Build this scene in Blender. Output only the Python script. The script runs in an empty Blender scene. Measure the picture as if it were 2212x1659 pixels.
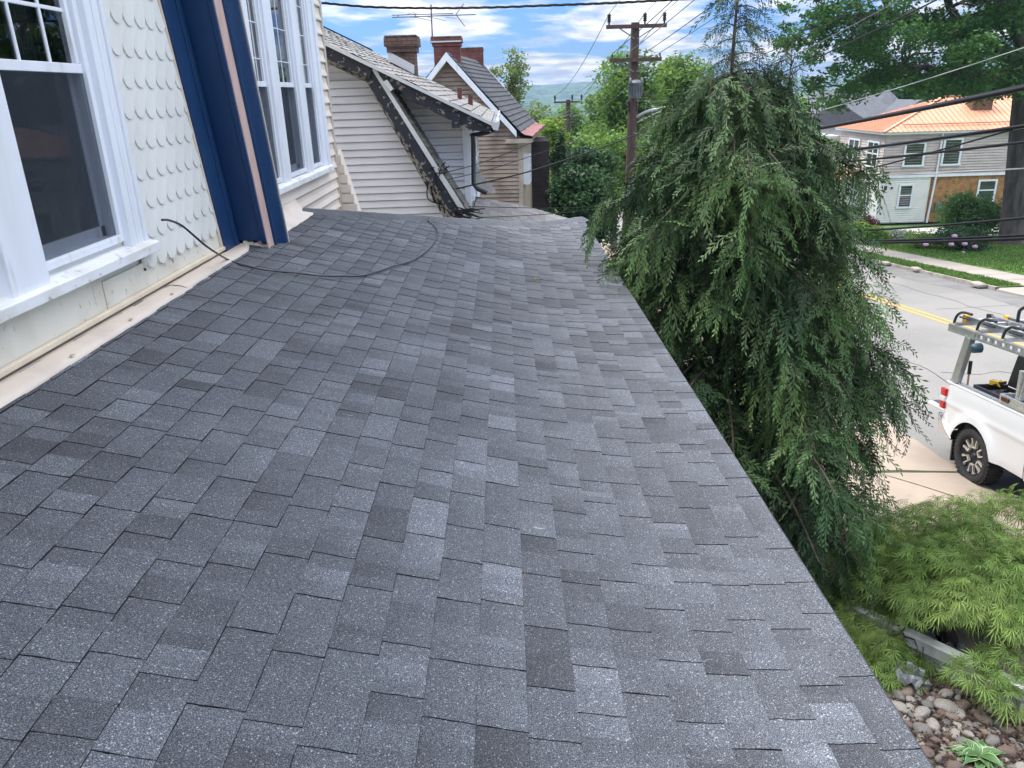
import bpy, math, random
import numpy as np
from mathutils import Vector, Matrix, noise
sc = bpy.context.scene
COL = sc.collection
rnd = random.Random(7)
R_ = math.radians

# ------------------------------------------------------------------ camera, sky, sun, exposure
ROT = np.array([[0.9995291970489995, 0.030666473781194564, -0.0009755164836063816],
                [-0.011792063126669599, 0.3546041840234215, -0.9349421479002324],
                [-0.02832545663884557, 0.934513477729942, 0.3547988563218463]])
FPX, CX, CY = 1665.0, 1106.0, 829.5
cam_d = bpy.data.cameras.new('camera'); cam = bpy.data.objects.new('camera', cam_d); COL.objects.link(cam)
cam.matrix_world = Matrix(ROT.tolist()).to_4x4()
cam_d.sensor_width = 36; cam_d.lens = FPX / 2212 * 36
cam_d.clip_start = 0.05; cam_d.clip_end = 20000
sc.camera = cam

SUN_EL, SUN_AZ = 60.0, -62.0          # azimuth measured from +Y towards +X: the sun stands over our own house, a little ahead
w = bpy.data.worlds.new('World'); sc.world = w; w.use_nodes = True
nt = w.node_tree; nt.nodes.clear()
def N(tree, typ, **kw):
    n = tree.nodes.new(typ)
    for k, v in kw.items():
        if k.startswith('i_'):
            n.inputs[k[2:].replace('_', ' ')].default_value = v
        else: setattr(n, k, v)
    return n
out = N(nt, 'ShaderNodeOutputWorld'); bg = N(nt, 'ShaderNodeBackground'); bg.inputs['Strength'].default_value = 0.13
sky = N(nt, 'ShaderNodeTexSky'); sky.sky_type = 'NISHITA'; sky.sun_disc = False
sky.sun_elevation = R_(SUN_EL); sky.sun_rotation = R_(SUN_AZ); sky.altitude = 300; sky.air_density = 1.0; sky.dust_density = 0.2; sky.ozone_density = 3.0
tc = N(nt, 'ShaderNodeTexCoord'); sep = N(nt, 'ShaderNodeSeparateXYZ'); nt.links.new(tc.outputs['Generated'], sep.inputs[0])
def M(tree, op, a, b=None, c=None, clamp=False):
    n = tree.nodes.new('ShaderNodeMath'); n.operation = op; n.use_clamp = clamp
    for i, x in enumerate((a, b, c)):
        if x is None: continue
        if isinstance(x, (int, float)): n.inputs[i].default_value = x
        else: tree.links.new(x, n.inputs[i])
    return n.outputs[0]
zz = M(nt, 'MAXIMUM', sep.outputs['Z'], 0.0)
den = M(nt, 'ADD', zz, 0.11)
px = M(nt, 'DIVIDE', sep.outputs['X'], den); py = M(nt, 'DIVIDE', sep.outputs['Y'], den)
cmb = N(nt, 'ShaderNodeCombineXYZ'); nt.links.new(px, cmb.inputs[0]); nt.links.new(py, cmb.inputs[1])
n1 = N(nt, 'ShaderNodeTexNoise'); n1.inputs['Scale'].default_value = 1.5; n1.inputs['Detail'].default_value = 8; n1.inputs['Roughness'].default_value = 0.52; n1.inputs['Distortion'].default_value = 0.25
n2 = N(nt, 'ShaderNodeTexNoise'); n2.inputs['Scale'].default_value = 2.9; n2.inputs['Detail'].default_value = 7; n2.inputs['Roughness'].default_value = 0.6
mp = N(nt, 'ShaderNodeMapping'); mp.inputs['Location'].default_value = (3.1, 1.7, 0.4); nt.links.new(cmb.outputs[0], mp.inputs[0])
nt.links.new(mp.outputs[0], n1.inputs['Vector']); nt.links.new(mp.outputs[0], n2.inputs['Vector'])
cr = N(nt, 'ShaderNodeValToRGB'); cr.color_ramp.elements[0].position = 0.44; cr.color_ramp.elements[1].position = 0.58
nt.links.new(n1.outputs['Fac'], cr.inputs[0])
cr2 = N(nt, 'ShaderNodeValToRGB'); cr2.color_ramp.elements[0].position = 0.38; cr2.color_ramp.elements[1].position = 0.64
cr2.color_ramp.elements[0].color = (4.7, 5.2, 6.1, 1); cr2.color_ramp.elements[1].color = (9.4, 9.4, 9.4, 1)
nt.links.new(n2.outputs['Fac'], cr2.inputs[0])
mx = N(nt, 'ShaderNodeMix', data_type='RGBA'); hi_ = N(nt, 'ShaderNodeMapRange'); hi_.inputs['From Min'].default_value = .28; hi_.inputs['From Max'].default_value = .6; nt.links.new(zz, hi_.inputs[0])
cf = M(nt, 'MAXIMUM', cr.outputs[0], M(nt, 'MULTIPLY', hi_.outputs[0], .92)); nt.links.new(cf, mx.inputs['Factor'])
tint = N(nt, 'ShaderNodeMix', data_type='RGBA', blend_type='MULTIPLY'); tint.inputs['Factor'].default_value = 1; tint.inputs['B'].default_value = (.43, .64, 1.12, 1); nt.links.new(sky.outputs[0], tint.inputs['A'])
nt.links.new(tint.outputs['Result'], mx.inputs['A']); nt.links.new(cr2.outputs[0], mx.inputs['B'])
gain = M(nt, 'MULTIPLY_ADD', M(nt, 'POWER', zz, .8), 1.65, .42)
gm = N(nt, 'ShaderNodeMix', data_type='RGBA', blend_type='MULTIPLY'); gm.inputs['Factor'].default_value = 1; nt.links.new(mx.outputs['Result'], gm.inputs['A']); nt.links.new(gain, gm.inputs['B'])
nt.links.new(gm.outputs['Result'], bg.inputs['Color']); nt.links.new(bg.outputs[0], out.inputs[0])

sl = bpy.data.lights.new('sun', 'SUN'); sl.energy = 2.6; sl.angle = R_(18); sl.color = (1, 0.95, 0.88)
so = bpy.data.objects.new('sun', sl); COL.objects.link(so)
sd = Vector((math.sin(R_(SUN_AZ)) * math.cos(R_(SUN_EL)), math.cos(R_(SUN_AZ)) * math.cos(R_(SUN_EL)), math.sin(R_(SUN_EL))))
so.rotation_euler = sd.to_track_quat('Z', 'Y').to_euler()
vs = sc.view_settings; vs.view_transform = 'Standard'; vs.look = 'None'; vs.exposure = 0.82; vs.gamma = 1
try:
    sc.cycles.use_denoising = True; sc.cycles.max_bounces = 8; sc.cycles.transparent_max_bounces = 16; sc.cycles.volume_bounces = 0
except Exception: pass

# ------------------------------------------------------------------ geometry helpers: photo points to planes of the place
def ray(x, y): return ROT @ np.array([(x - CX) / FPX, -(y - CY) / FPX, -1.0])
def onX(x, y, X): r = ray(x, y); return r * (X / r[0])
def onY(x, y, Y): r = ray(x, y); return r * (Y / r[1])
def onZ(x, y, Z): r = ray(x, y); return r * (Z / r[2])
GZ, SL = -4.4, -0.10
def onG(x, y, z0=GZ): r = ray(x, y); return r * (z0 / (r[2] - SL * r[1]))
def gz(y): return GZ + SL * y
CR = {1: (.434, 0, 0), 2: (.5787, 0, 600), 3: (.5424, 560, 0), 4: (.4581, 1200, 100), 5: (.4822, 1900, 0), 6: (.5426, 2840, 0), 7: (.603, 3040, 1000), 8: (.591, 3040, 1900), 9: (.3345, 3100, 780), 10: (.434, 3380, 1140), 11: (.3617, 1200, 0), 12: (.2894, 1960, 380)}
def D(c, x, y): s, a, b = CR[c]; return ((a + x * s) / 1.736, (b + y * s) / 1.736)

# ------------------------------------------------------------------ object helpers
WL = {}
def tag(o, label=None, cat=None, group=None, kind=None):
    if label: o['label'] = label
    if cat: o['category'] = cat
    if group: o['group'] = group
    if kind: o['kind'] = kind
    return o
def thing(name, loc, label, cat, group=None):
    o = bpy.data.objects.new(name, None); COL.objects.link(o); o.location = loc; o.empty_display_size = .2
    WL[o.name] = Vector(loc); return tag(o, label, cat, group)
def put(o, parent=None, at=None):
    """link a mesh object whose vertices are world coordinates"""
    COL.objects.link(o)
    pl = WL.get(parent.name, Vector((0, 0, 0))) if parent else Vector((0, 0, 0))
    if parent: o.parent = parent
    if at is not None:
        at = Vector(at); o.data.transform(Matrix.Translation(-at)); wl = at
    else: wl = Vector((0, 0, 0))
    o.location = wl - pl; WL[o.name] = wl
    return o
def copy_tree(o, parent=None):
    c = o.copy(); COL.objects.link(c)
    if parent: c.parent = parent
    for ch in o.children: copy_tree(ch, c)
    return c
CUR = [None]
class MB:
    def __init__(s, T=None): s.v = []; s.f = []; s.mi = []; s.sm = []; s.T = T if T is not None else CUR[0]; s.tone = []
    def add(s, vs, fs, mi=0, sm=False, tone=1.0):
        b = len(s.v)
        for p in vs:
            p = Vector(p)
            if s.T is not None: p = s.T @ p
            s.v.append(p[:]); s.tone.append(tone)
        for f in fs: s.f.append([b + i for i in f]); s.mi.append(mi); s.sm.append(sm)
        return s
    def box(s, x0, x1, y0, y1, z0, z1, mi=0, tone=1.0):
        return s.add([(x0, y0, z0), (x1, y0, z0), (x1, y1, z0), (x0, y1, z0), (x0, y0, z1), (x1, y0, z1), (x1, y1, z1), (x0, y1, z1)],
              [(0, 3, 2, 1), (4, 5, 6, 7), (0, 1, 5, 4), (1, 2, 6, 5), (2, 3, 7, 6), (3, 0, 4, 7)], mi, False, tone)
    def bar(s, p, q, wd, ht, up=(0, 0, 1), mi=0):
        p = Vector(p); q = Vector(q); d = (q - p).normalized(); up = Vector(up)
        a = d.cross(up)
        if a.length < 1e-4: a = d.cross(Vector((1, 0, 0)))
        a.normalize(); b = a.cross(d).normalized()
        a *= wd / 2; b *= ht / 2
        vs = [p - a - b, p + a - b, p + a + b, p - a + b, q - a - b, q + a - b, q + a + b, q - a + b]
        return s.add(vs, [(0, 1, 2, 3), (7, 6, 5, 4), (0, 4, 5, 1), (1, 5, 6, 2), (2, 6, 7, 3), (3, 7, 4, 0)], mi)
    def tube(s, pts, r, n=8, mi=0, cap=True, tone=1.0):
        pts = [Vector(p) for p in pts]; m = len(pts)
        rs = r if isinstance(r, (list, tuple)) else [r] * m
        vs = []; fs = []; up = None
        for i, p in enumerate(pts):
            d = (pts[min(i + 1, m - 1)] - pts[max(i - 1, 0)]).normalized()
            if up is None:
                up = Vector((0, 0, 1)) if abs(d.z) < .9 else Vector((1, 0, 0))
            a = d.cross(up).normalized(); b = a.cross(d).normalized(); up = b
            for k in range(n):
                t = 2 * math.pi * k / n
                vs.append(p + (a * math.cos(t) + b * math.sin(t)) * rs[i])
        for i in range(m - 1):
            for k in range(n):
                fs.append((i * n + k, i * n + (k + 1) % n, (i + 1) * n + (k + 1) % n, (i + 1) * n + k))
        s.add(vs, fs, mi, True, tone)
        if cap:
            s.add(vs[:n], [tuple(range(n))[::-1]], mi, False, tone); s.add(vs[-n:], [tuple(range(n))], mi, False, tone)
        return s
    def prism(s, poly, vec, mi=0):
        n = len(poly); vec = Vector(vec); a = [Vector(p) for p in poly]; b = [p + vec for p in a]
        fs = [tuple(range(n))[::-1], tuple(range(n, 2 * n))] + [(i, (i + 1) % n, n + (i + 1) % n, n + i) for i in range(n)]
        return s.add(a + b, fs, mi)
    def grid(s, rows, mi=0, sm=True, closed=False):
        h = len(rows); wd = len(rows[0]); vs = [p for r in rows for p in r]; fs = []
        for i in range(h - 1):
            for k in range(wd - 1 + (1 if closed else 0)):
                fs.append((i * wd + k, i * wd + (k + 1) % wd, (i + 1) * wd + (k + 1) % wd, (i + 1) * wd + k))
        return s.add(vs, fs, mi, sm)
    def lathe(s, c, prof, axis=(0, 0, 1), n=16, mi=0, sm=True):
        ax = Vector(axis).normalized(); u = ax.orthogonal().normalized(); v = ax.cross(u); c = Vector(c)
        rows = [[c + ax * h + (u * math.cos(2 * math.pi * k / n) + v * math.sin(2 * math.pi * k / n)) * r for k in range(n)] for r, h in prof]
        return s.grid(rows, mi, sm, True)
    def build(s, name, mats, parent=None, at=None, bevel=0, seg=2, tone=False):
        me = bpy.data.meshes.new(name); me.from_pydata(s.v, [], s.f)
        if not isinstance(mats, (list, tuple)): mats = [mats]
        for m in mats: me.materials.append(m)
        me.polygons.foreach_set('material_index', s.mi); me.polygons.foreach_set('use_smooth', s.sm)
        if tone:
            a = me.attributes.new('tone', 'FLOAT', 'POINT'); a.data.foreach_set('value', s.tone)
        me.update()
        o = bpy.data.objects.new(name, me); put(o, parent, at)
        if bevel:
            b = o.modifiers.new('bevel', 'BEVEL'); b.width = bevel; b.segments = seg; b.limit_method = 'ANGLE'; b.angle_limit = R_(40)
        return o
def npmesh(name, V, F, mat, parent=None, tone=None, at=None, smooth=False):
    V = np.asarray(V, np.float32); F = np.asarray(F, np.int32); k = F.shape[1]
    me = bpy.data.meshes.new(name); me.vertices.add(len(V)); me.vertices.foreach_set('co', V.ravel())
    me.loops.add(F.size); me.loops.foreach_set('vertex_index', F.ravel()); me.polygons.add(len(F))
    me.polygons.foreach_set('loop_start', np.arange(0, F.size, k, dtype=np.int32))
    me.materials.append(mat)
    if smooth: me.polygons.foreach_set('use_smooth', np.ones(len(F), bool))
    if tone is not None:
        a = me.attributes.new('tone', 'FLOAT', 'POINT'); a.data.foreach_set('value', np.asarray(tone, np.float32))
    me.update(calc_edges=True); me.validate()
    return put(bpy.data.objects.new(name, me), parent, at)

# ------------------------------------------------------------------ materials
MATS = {}
def mat(name, col, rough=.6, col2=None, scale=8, detail=4, lo=.4, hi=.6, bump=0, bscale=None, metal=0, spec=.5, stretch=(1, 1, 1), tone=False, col3=None, scale3=40, lo3=.55, hi3=.7, trans=0, coat=0, dist=0.02, bdetail=3):
    m = bpy.data.materials.new(name); m.use_nodes = True; t = m.node_tree; p = t.nodes['Principled BSDF']
    p.inputs['Roughness'].default_value = rough; p.inputs['Metallic'].default_value = metal; p.inputs['Specular IOR Level'].default_value = spec
    if coat: p.inputs['Coat Weight'].default_value = coat; p.inputs['Coat Roughness'].default_value = .05
    tc = N(t, 'ShaderNodeTexCoord'); mpn = N(t, 'ShaderNodeMapping'); mpn.inputs['Scale'].default_value = stretch
    t.links.new(tc.outputs['Object'], mpn.inputs[0])
    csock = None
    def nz(sc_, de, seed=0):
        n = N(t, 'ShaderNodeTexNoise'); n.inputs['Scale'].default_value = sc_; n.inputs['Detail'].default_value = de
        t.links.new(mpn.outputs[0], n.inputs['Vector']); return n.outputs['Fac']
    def mixc(f, a, b):
        x = N(t, 'ShaderNodeMix', data_type='RGBA'); t.links.new(f, x.inputs['Factor'])
        for s_, q in (('A', a), ('B', b)):
            if isinstance(q, tuple): x.inputs[s_].default_value = (*q, 1)
            else: t.links.new(q, x.inputs[s_])
        return x.outputs['Result']
    def ramp(f, a, b):
        r = N(t, 'ShaderNodeMapRange'); r.inputs['From Min'].default_value = a; r.inputs['From Max'].default_value = b; t.links.new(f, r.inputs['Value']); return r.outputs[0]
    if col2 is not None: csock = mixc(ramp(nz(scale, detail), lo, hi), col, col2)
    if col3 is not None: csock = mixc(ramp(nz(scale3, 5), lo3, hi3), csock if csock is not None else col, col3)
    if tone:
        at = N(t, 'ShaderNodeAttribute', attribute_name='tone')
        x = N(t, 'ShaderNodeMix', data_type='RGBA', blend_type='MULTIPLY'); x.inputs['Factor'].default_value = 1
        if csock is None: x.inputs['A'].default_value = (*col, 1)
        else: t.links.new(csock, x.inputs['A'])
        t.links.new(at.outputs['Fac'], x.inputs['B']); csock = x.outputs['Result']
    if csock is None: p.inputs['Base Color'].default_value = (*col, 1)
    else: t.links.new(csock, p.inputs['Base Color'])
    if bump:
        b = N(t, 'ShaderNodeBump'); b.inputs['Strength'].default_value = bump; b.inputs['Distance'].default_value = dist
        t.links.new(nz(bscale or scale * 4, bdetail), b.inputs['Height']); t.links.new(b.outputs[0], p.inputs['Normal'])
    if trans:
        tr = N(t, 'ShaderNodeBsdfTranslucent'); ms = N(t, 'ShaderNodeMixShader'); ms.inputs[0].default_value = trans
        if csock is not None: t.links.new(csock, tr.inputs[0])
        else: tr.inputs[0].default_value = (*col, 1)
        o = t.nodes['Material Output']; t.links.new(p.outputs[0], ms.inputs[1]); t.links.new(tr.outputs[0], ms.inputs[2]); t.links.new(ms.outputs[0], o.inputs[0])
    MATS[name] = m; return m

def glass_mat(name, tint=(.55, .6, .62), dark=.35):
    m = bpy.data.materials.new(name); m.use_nodes = True; t = m.node_tree; t.nodes.clear()
    o = N(t, 'ShaderNodeOutputMaterial'); tr = N(t, 'ShaderNodeBsdfTransparent'); tr.inputs[0].default_value = (*tint, 1)
    g = N(t, 'ShaderNodeBsdfGlossy'); g.inputs['Roughness'].default_value = .012; g.inputs[0].default_value = (.95, .97, 1, 1)
    fr = N(t, 'ShaderNodeFresnel'); fr.inputs[0].default_value = 1.75; ms = N(t, 'ShaderNodeMixShader')
    ns = N(t, 'ShaderNodeTexNoise'); ns.inputs['Scale'].default_value = 2.5; b = N(t, 'ShaderNodeBump'); b.inputs['Strength'].default_value = .06; b.inputs['Distance'].default_value = .02
    tcx = N(t, 'ShaderNodeTexCoord'); t.links.new(tcx.outputs['Object'], ns.inputs['Vector']); t.links.new(ns.outputs['Fac'], b.inputs['Height']); t.links.new(b.outputs[0], g.inputs['Normal'])
    t.links.new(fr.outputs[0], ms.inputs[0]); t.links.new(tr.outputs[0], ms.inputs[1]); t.links.new(g.outputs[0], ms.inputs[2]); t.links.new(ms.outputs[0], o.inputs[0])
    return m
def screen_mat():
    m = bpy.data.materials.new('insect_screen'); m.use_nodes = True; t = m.node_tree; t.nodes.clear()
    o = N(t, 'ShaderNodeOutputMaterial'); tr = N(t, 'ShaderNodeBsdfTransparent'); tr.inputs[0].default_value = (.75, .78, .82, 1)
    d = N(t, 'ShaderNodeBsdfDiffuse'); d.inputs[0].default_value = (.055, .066, .080, 1); ms = N(t, 'ShaderNodeMixShader'); ms.inputs[0].default_value = .5
    t.links.new(tr.outputs[0], ms.inputs[1]); t.links.new(d.outputs[0], ms.inputs[2]); t.links.new(ms.outputs[0], o.inputs[0]); return m

def shingle_mat(name, base, light, gran=330, rough=.86, scuff=False):
    """granule surfaced roofing: fine light and dark grains over a per-tab tone"""
    m = bpy.data.materials.new(name); m.use_nodes = True; t = m.node_tree; p = t.nodes['Principled BSDF']
    p.inputs['Roughness'].default_value = rough; p.inputs['Specular IOR Level'].default_value = .35
    tc = N(t, 'ShaderNodeTexCoord')
    n = N(t, 'ShaderNodeTexNoise'); n.inputs['Scale'].default_value = gran; n.inputs['Detail'].default_value = 2; t.links.new(tc.outputs['Object'], n.inputs['Vector'])
    v = N(t, 'ShaderNodeTexVoronoi'); v.inputs['Scale'].default_value = gran * .55; t.links.new(tc.outputs['Object'], v.inputs['Vector'])
    n2 = N(t, 'ShaderNodeTexNoise'); n2.inputs['Scale'].default_value = 2.2; n2.inputs['Detail'].default_value = 6; t.links.new(tc.outputs['Object'], n2.inputs['Vector'])
    cr = N(t, 'ShaderNodeValToRGB'); e = cr.color_ramp.elements; e[0].position = .34; e[0].color = (*[c * .45 for c in base], 1); e[1].position = .72; e[1].color = (*light, 1)
    k = cr.color_ramp.elements.new(.5); k.color = (*base, 1)
    t.links.new(n.outputs['Fac'], cr.inputs[0])
    sepc = N(t, 'ShaderNodeSeparateColor'); t.links.new(v.outputs['Color'], sepc.inputs[0])
    gt = M(t, 'GREATER_THAN', sepc.outputs[0], .93); near = M(t, 'LESS_THAN', v.outputs['Distance'], .42); f = M(t, 'MULTIPLY', gt, near); f = M(t, 'MULTIPLY', f, .5)
    x = N(t, 'ShaderNodeMix', data_type='RGBA'); t.links.new(f, x.inputs['Factor']); t.links.new(cr.outputs[0], x.inputs['A']); x.inputs['B'].default_value = (.42, .44, .47, 1)
    at = N(t, 'ShaderNodeAttribute', attribute_name='tone')
    lr = N(t, 'ShaderNodeMapRange'); lr.inputs['From Min'].default_value = .3; lr.inputs['From Max'].default_value = .7; lr.inputs['To Min'].default_value = .9; lr.inputs['To Max'].default_value = 1.1; t.links.new(n2.outputs['Fac'], lr.inputs[0])
    tone = M(t, 'MULTIPLY', at.outputs['Fac'], lr.outputs[0])
    y = N(t, 'ShaderNodeMix', data_type='RGBA', blend_type='MULTIPLY'); y.inputs['Factor'].default_value = 1; t.links.new(x.outputs['Result'], y.inputs['A']); t.links.new(tone, y.inputs['B'])
    last = y.outputs['Result']
    if scuff:                                           # chalky scrape marks left on the new shingles
        mp_ = N(t, 'ShaderNodeMapping'); mp_.inputs['Scale'].default_value = (5, 14, 1); mp_.inputs['Rotation'].default_value = (0, 0, .35); t.links.new(tc.outputs['Object'], mp_.inputs[0])
        s1 = N(t, 'ShaderNodeTexNoise'); s1.inputs['Scale'].default_value = 1.0; s1.inputs['Detail'].default_value = 9; s1.inputs['Roughness'].default_value = .72; t.links.new(mp_.outputs[0], s1.inputs['Vector'])
        s2 = N(t, 'ShaderNodeTexNoise'); s2.inputs['Scale'].default_value = 1.1; s2.inputs['Detail'].default_value = 1; t.links.new(tc.outputs['Object'], s2.inputs['Vector'])
        a = M(t, 'GREATER_THAN', s1.outputs['Fac'], .685); b = M(t, 'GREATER_THAN', s2.outputs['Fac'], .57); ff = M(t, 'MULTIPLY', a, b); ff = M(t, 'MULTIPLY', ff, .5)
        q = N(t, 'ShaderNodeMix', data_type='RGBA'); t.links.new(ff, q.inputs['Factor']); t.links.new(last, q.inputs['A']); q.inputs['B'].default_value = (.45, .46, .48, 1); last = q.outputs['Result']
    t.links.new(last, p.inputs['Base Color'])
    b = N(t, 'ShaderNodeBump'); b.inputs['Strength'].default_value = .55; b.inputs['Distance'].default_value = .0025; t.links.new(n.outputs['Fac'], b.inputs['Height']); t.links.new(b.outputs[0], p.inputs['Normal'])
    return m

def brick_mat(name, c1, c2, mortar, scale=1.0, bw=.21, bh=.07, rot=(R_(90), 0, 0), rough=.85):
    m = bpy.data.materials.new(name); m.use_nodes = True; t = m.node_tree; p = t.nodes['Principled BSDF']; p.inputs['Roughness'].default_value = rough
    tc = N(t, 'ShaderNodeTexCoord'); g = N(t, 'ShaderNodeNewGeometry'); sp = N(t, 'ShaderNodeSeparateXYZ'); t.links.new(tc.outputs['Object'], sp.inputs[0])
    s = M(t, 'ADD', sp.outputs[0], sp.outputs[1]); cb = N(t, 'ShaderNodeCombineXYZ'); t.links.new(s, cb.inputs[0]); t.links.new(sp.outputs[2], cb.inputs[1])
    b = N(t, 'ShaderNodeTexBrick'); b.inputs['Color1'].default_value = (*c1, 1); b.inputs['Color2'].default_value = (*c2, 1); b.inputs['Mortar'].default_value = (*mortar, 1)
    b.inputs['Scale'].default_value = scale; b.inputs['Brick Width'].default_value = bw; b.inputs['Row Height'].default_value = bh; b.inputs['Mortar Size'].default_value = .008
    t.links.new(cb.outputs[0], b.inputs['Vector'])
    n = N(t, 'ShaderNodeTexNoise'); n.inputs['Scale'].default_value = 2.5; n.inputs['Detail'].default_value = 5; t.links.new(tc.outputs['Object'], n.inputs['Vector'])
    r = N(t, 'ShaderNodeMapRange'); r.inputs['From Min'].default_value = .3; r.inputs['From Max'].default_value = .7; r.inputs['To Min'].default_value = .55; r.inputs['To Max'].default_value = 1.15; t.links.new(n.outputs['Fac'], r.inputs[0])
    y = N(t, 'ShaderNodeMix', data_type='RGBA', blend_type='MULTIPLY'); y.inputs['Factor'].default_value = 1; t.links.new(b.outputs['Color'], y.inputs['A']); t.links.new(r.outputs[0], y.inputs['B'])
    t.links.new(y.outputs['Result'], p.inputs['Base Color'])
    bp = N(t, 'ShaderNodeBump'); bp.inputs['Strength'].default_value = .6; bp.inputs['Distance'].default_value = .01; bp.invert = True; t.links.new(b.outputs['Fac'], bp.inputs['Height']); t.links.new(bp.outputs[0], p.inputs['Normal'])
    return m

WHITE = mat('white_trim_paint', (.76, .79, .86), .38, (.66, .69, .73), 3, 5, .45, .75, stretch=(2, 2, .35), col3=(.52, .50, .45), scale3=7, lo3=.62, hi3=.80)
WHITE_DIRTY = mat('weathered_white_sill', (.76, .77, .79), .5, (.58, .56, .50), 4, 6, .48, .75, col3=(.2, .2, .19), scale3=22, lo3=.60, hi3=.78, stretch=(1, .8, 1.6))
SCALE = mat('off_white_scales', (.72, .725, .70), .55, (.63, .625, .585), 2.5, 5, .45, .8, stretch=(1, 1, .5), bump=.05, bscale=60)
SKIRT = mat('mildewed_skirt_board', (.70, .67, .59), .6, (.60, .56, .47), 3.5, 6, .45, .72, col3=(.16, .14, .13), scale3=28, lo3=.63, hi3=.75, stretch=(1, 1.2, .7))
CREAM = mat('cream_vinyl', (.74, .65, .56), .5, (.68, .59, .50), 2.0, 4, .4, .7)
FLASH = mat('tan_coil_stock', (.60, .52, .44), .5, (.50, .43, .365), 4, 5, .45, .75, bump=.12, bscale=7, dist=.02)
NAVY = mat('navy_gloss_paint', (.008, .036, .112), .42, (.012, .046, .13), 6, 5, .4, .7, spec=.32, col3=(.42, .36, .31), scale3=26, lo3=.755, hi3=.765, bump=.3, bscale=35, dist=.006, stretch=(1, 1, .35))
PINK = mat('pale_bare_fascia', (.56, .40, .36), .7, (.46, .31, .27), 14, 5, .4, .7, bump=.3, bscale=50, dist=.006, stretch=(1, 1, .3))
GLASS = glass_mat('window_glass'); SCREEN = screen_mat()
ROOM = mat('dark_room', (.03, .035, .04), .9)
CURTAIN = mat('grey_curtain', (.16, .17, .18), .9)
ROOF = shingle_mat('charcoal_granules', (.064, .070, .082), (.21, .222, .244), 330, scuff=True)
ASPH = mat('asphalt_edge', (.006, .006, .008), .9)
SHADE = mat('deck_wood', (.12, .1, .08), .9)
BLACKRUB = mat('black_rubber', (.012, .012, .014), .5)
WIRE = mat('black_cable', (.010, .010, .013), .6, spec=.25)
STEELW = mat('steel_strand', (.35, .36, .37), .45)
OLDW = mat('weathered_alu_wire', (.10, .11, .13), .5)

# ------------------------------------------------------------------ setting: ground, roads, hills
def gh(x, y):
    """ground height"""
    if y < -30: b = GZ + 3
    elif y < 95: b = gz(y)
    else: t = min((y - 95) / 900, 1); b = gz(95) - 55 * (1 - (1 - t) ** 2)
    return b
GRASS = mat('lawn_grass', (.065, .145, .022), .9, (.095, .185, .032), .9, 8, .35, .65, col3=(.14, .19, .05), scale3=14, lo3=.5, hi3=.8, bump=.8, bscale=60, dist=.04)
ASPHALT = mat('worn_asphalt', (.205, .195, .18), .9, (.165, .16, .15), .28, 8, .42, .62, col3=(.27, .26, .24), scale3=42, lo3=.5, hi3=.75, bump=.5, bscale=220, dist=.006)
CONC = mat('tan_concrete', (.35, .285, .225), .85, (.29, .235, .185), 1.1, 7, .4, .68, col3=(.27, .23, .19), scale3=9, lo3=.62, hi3=.75, bump=.3, bscale=120, dist=.004)
CONC2 = mat('grey_concrete', (.33, .29, .25), .85, (.27, .24, .21), .9, 7, .4, .68, bump=.3, bscale=60, dist=.004)
YEL = mat('yellow_road_paint', (.60, .32, .03), .7, (.48, .28, .07), 9, 7, .45, .7, col3=(.22, .2, .17), scale3=16, lo3=.6, hi3=.66)
KERB = mat('old_kerb_stone', (.34, .3, .26), .9, (.2, .18, .16), 2, 6, .4, .65, bump=.4, bscale=20)
SOIL = mat('brown_mulch', (.030, .020, .015), .95, (.06, .042, .032), 12, 8, .4, .65, col3=(.10, .075, .06), scale3=70, lo3=.6, hi3=.7, bump=1, bscale=60, dist=.03)
xs = [-2500, -900, -400, -150, -60, -30, -12, 0, 12, 30, 60, 150, 400, 900, 2500]
ys = [-300, -60, -30, -10, 0, 20, 40, 60, 80, 95, 130, 180, 260, 400, 650, 1000, 1600, 2600]
g = MB(); g.grid([[(x, y, gh(x, y)) for x in xs] for y in ys], 0, True); tag(g.build('ground', GRASS), kind='structure')
def sheet(name, poly_xy, dz, m, sub=False):
    b = MB(); b.add([(x, y, gz(y) + dz) for x, y in poly_xy], [tuple(range(len(poly_xy)))]); o = b.build(name, m); return tag(o, kind='structure')
def strip(name, x0, x1, y0, y1, dz, m, n=60, jl=0, jr=0, th=0):
    b = MB(); rows = []
    for i in range(n + 1):
        y = y0 + (y1 - y0) * i / n
        a = x0 + jl * (noise.noise((y * .9, 3, 0)) + .5 * noise.noise((y * 3.7, 8, 0))); c = x1 + jr * (noise.noise((y * .8, 7, 1)) + .5 * noise.noise((y * 3.1, 2, 0)))
        r = [(a, y, gz(y) + dz), (c, y, gz(y) + dz)]
        if th: r = [(a, y, gz(y) + dz - th)] + r + [(c, y, gz(y) + dz - th)]
        rows.append(r)
    b.grid(rows, 0, False); return tag(b.build(name, m), kind='structure')
strip('road', 5.2, 17.1, -28, 94, .004, ASPHALT)
for dx in (-.13, .13): strip('road_marking', 12.48 + dx - .055, 12.48 + dx + .055, -28, 94, .009, YEL)
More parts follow.
